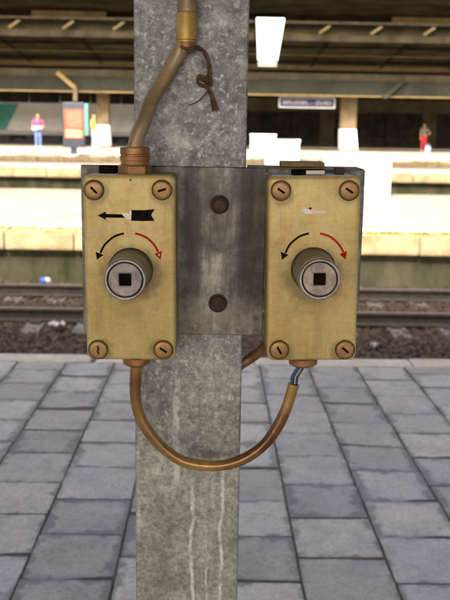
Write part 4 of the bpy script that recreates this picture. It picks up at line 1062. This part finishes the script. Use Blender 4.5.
# glands, plugs
GY = -0.034
def gland_top(e, x, z):
    MB().lathe([(0, 0.0186), (0.0085, 0.0186), (0.0098, 0.0172)], (x, GY, z), 'z', 6, ph=0.2).build('gland', 'copper', e, 20, 0.0008)
    MB().lathe([(0.0099, 0.0152), (0.0140, 0.0152), (0.0145, 0.0163), (0.0185, 0.0163), (0.0190, 0.0150), (0.0205, 0.0150), (0.0212, 0.0160), (0.0275, 0.0158), (0.0285, 0.0140), (0.0285, 0.0086)], (x, GY, z), 'z', 28).build('gland_nut', 'copper', e, 40)
xg, _ = lcl(135, 165, 0.959)
gland_top(LB, xg, hL - 0.0005)
x0g, _ = lcl(99.5, 165, 0.97); x1g, _ = lcl(117, 165, 0.97)
MB().box(x0g, x1g, -0.030, -0.012, hL - 0.0005, hL + 0.0075).build('blanking_plug', 'black', LB, 30, 0.001)
x0g, _ = lcr(292, 170, 0.955); x1g, _ = lcr(305.5, 170, 0.955); x2g, _ = lcr(325, 170, 0.955)
MB().box(x0g, x2g, -0.044, -0.026, hR - 0.0005, hR + 0.0052).build('blanking_plug', 'black', RB, 30, 0.0008)
MB().box(x1g, x2g - 0.001, -0.0449, -0.0441, hR + 0.0005, hR + 0.0046).build('white_label', 'sign_white', RB, 30)
x0g, _ = lcr(335, 168, 0.97); x1g, _ = lcr(344, 168, 0.97)
MB().box(x0g, x1g, -0.028, -0.014, hR - 0.0005, hR + 0.0068).build('blanking_plug', 'rust', RB, 30, 0.001)
GB_ = -0.054
def gland_bot(e, x, r=0.0150):
    MB().lathe([(0.0004, r), (-0.0062, r), (-0.0085, r * 0.8), (-0.0085, 0.006)], (x, GB_, 0), 'z', 28).build('gland', 'copper', e, 40)
xb1, _ = lcl(136.5, 364, BD + GB_); gland_bot(LB, xb1)
xb2, _ = lcr(303, 364, BD + GB_); gland_bot(RB, xb2, 0.0158)

# ================================================================== CONDUITS AND WIRES
def to_w(px_, py_, D): return P(px_, py_, D)
up = [(140.2, 147, 0.959), (141.5, 134, 0.960), (144, 120, 0.964), (150, 103, 0.972), (158.5, 88, 0.980), (168.5, 72, 0.9865), (177.5, 56, 0.9885), (183.5, 44, 0.9885)]
gl_top = LB.matrix_basis @ Vector((xg, GY, hL - 0.0005 + 0.0275))
pts = [to_w(*p) for p in up]; pts[0] = gl_top; pts[1].x = (pts[1].x + gl_top.x) / 2
root = empty('cable_conduit', pts[0], 'bent brown conduit with a brass ferrule running up the post', 'conduit')
R0 = pts[0]
MB().tube([p - R0 for p in pts], [0.0083, 0.0083, 0.0083, 0.0083, 0.0082, 0.0081, 0.008, 0.008], 20, 6).build('hose', 'conduit', root, 60)
fa, fb2 = to_w(186.5, 42.5, 0.9872), to_w(187, 12.5, 0.9872); ax = (fb2 - fa).normalized()
MB().tube([fa - R0, fa + ax * 0.0022 - R0, fa + ax * 0.0030 - R0, fb2 - ax * 0.002 - R0, fb2 - R0], [0.0100, 0.0100, 0.0112, 0.0114, 0.0106], 24).build('ferrule', 'brass', root, 40)
MB().tube([fb2 + ax * 0.0004 - R0, fb2 + ax * 3.6 - R0], [0.0102, 0.0102], 20).build('pipe', 'conduit', root, 40)
MB().tube([fa - ax * 0.010 - R0, fa - ax * 0.0003 - R0], [0.0086, 0.0088], 20).build('ferrule_lip', 'copper', root, 40)
for t in (0.9, 1.9):
    c = fb2 + ax * t * 0.6 - R0; MB().box(c.x - 0.022, c.x + 0.022, c.y - 0.0004, PD - R0.y - 0.0003, c.z - 0.008, c.z + 0.008).build('pipe_clip', 'rust', root)

lo = [(58, 40), (57, 75), (58, 110), (64, 140), (76, 167), (96, 196), (122, 223), (155, 246), (182, 255.5), (212, 260), (240, 260.5), (268, 256.5), (296, 247), (322, 233), (346, 214), (366, 190), (384, 160), (398, 128), (407, 100), (413.5, 76)]
lp = [to_w(110 + x / 2.25, 350 + y / 2.25, BD + GB_ if i > 1 else BD + GB_) for i, (x, y) in enumerate(lo)]
lp[0] = LB.matrix_basis @ Vector((xb1, GB_, -0.006))
root = empty('cable_conduit', lp[0], 'varnished brown conduit hanging in a loop between the two boxes', 'conduit')
R0 = lp[0]
MB().tube([p - R0 for p in lp], [0.0062 + 0.00025 * math.sin(i * 1.7) for i in range(len(lp))], 20, 4).build('hose', 'conduit_lo', root, 60)
MB().tube([lp[-1] - (lp[-1] - lp[-2]).normalized() * 0.0001 - R0, lp[-1] + (lp[-1] - lp[-2]).normalized() * 0.0004 - R0], [0.0046, 0.0046], 16).build('open_end', 'slot', root)
we = RB.matrix_basis @ Vector((xb2, GB_, -0.008)); ws = lp[-3]
for i, (mt, dx, dy, r) in enumerate((('wire_blue', -0.0021, -0.0018, 0.0019), ('wire_grey', 0.0006, -0.0026, 0.0009), ('wire_dark', 0.0022, -0.0008, 0.0019), ('wire_blue', 0.0, 0.0022, 0.0019))):
    o_ = Vector((dx, dy, 0)); tgt = we + Vector((-0.0015, 0, 0)) + o_ * 1.2
    e1 = lp[-1] + o_; up_ = Vector((0.0005, 0, 0.008))
    MB().tube([ws + o_ - R0, e1 - R0, e1 + up_ + Vector((0.0006 * (i - 1), 0, 0)) - R0, tgt - R0, tgt + Vector((0, 0, 0.006)) - R0], r, 10, 5).build('wire', mt, root, 60)

rr = [(232, 372, 1.045), (241, 364.5, 1.045), (252, 357.5, 1.045), (262, 349.5, 1.04), (270, 341, 1.03), (276, 330, 1.015)]
rp = [to_w(*p) for p in rr]
rp = [Vector((pc + 0.012, PD + 0.05, rp[0].z - 0.035)), rp[0]] + rp[1:]
root = empty('cable_conduit', rp[0], 'short rust orange conduit bending out from behind the post', 'conduit')
mt = MB().tube([p - rp[0] for p in rp], 0.0062, 16, 5).build('hose', 'copper', root, 60)

# ================================================================== TWINE
root = empty('twine', P(192, 47, 0.992), 'frayed brown twine knotted round the conduit and dangling on the post', 'twine')
R0 = root.location
def c7(x, y, D=0.9945): return P(120 + x / 3.214, y / 3.214, D)
def strand(pts, r, name='strand', n=8, sub=5, mat='twine'): MB().tube([p - R0 for p in pts], ([q * 0.8 for q in r] if isinstance(r, list) else r * 0.8), n, sub).build(name, mat, root, 60)
strand([c7(196, 150, 0.981), c7(215, 158, 0.977), c7(232, 155, 0.981), c7(245, 150, 0.988), c7(262, 158), c7(275, 172), c7(283, 192), c7(285, 215), c7(282, 238), c7(276, 252)], [0.0022, 0.0024, 0.0026, 0.0022, 0.0020, 0.0022, 0.0020, 0.0016, 0.0015, 0.0015])
strand([c7(266, 168), c7(276, 186), c7(290, 210), c7(293, 240), c7(286, 258)], 0.0011)
strand([c7(276, 252), c7(262, 244), c7(250, 252), c7(252, 268), c7(268, 276), c7(288, 268), c7(292, 252), c7(280, 246)], 0.0021)
strand([c7(252, 240), c7(262, 256), c7(282, 262), c7(296, 275)], 0.0018)
strand([c7(270, 268), c7(284, 286), c7(293, 305), c7(302, 330), c7(309, 352)], [0.0026, 0.0024, 0.0028, 0.0034, 0.0038], 'tassel')
for dx in (-7, 0, 6): strand([c7(290, 300), c7(299 + dx * .5, 328), c7(306 + dx, 356 + abs(dx) * 0.6)], [0.0018, 0.0016, 0.0009], 'tassel')
strand([c7(284, 290), c7(266, 312), c7(246, 328), c7(222, 338)], [0.0009, 0.0008, 0.0007, 0.0006])
for k in range(9):                                # loose fibres
    u0 = random.uniform(255, 300); v0 = random.uniform(165, 330); a = random.uniform(-1, 1)
    strand([c7(u0, v0), c7(u0 + 7 * a, v0 + 9, 0.9925), c7(u0 + 12 * a, v0 + 22, 0.9935)], [0.0006, 0.0005, 0.0003], 'fibre', 6, 4)
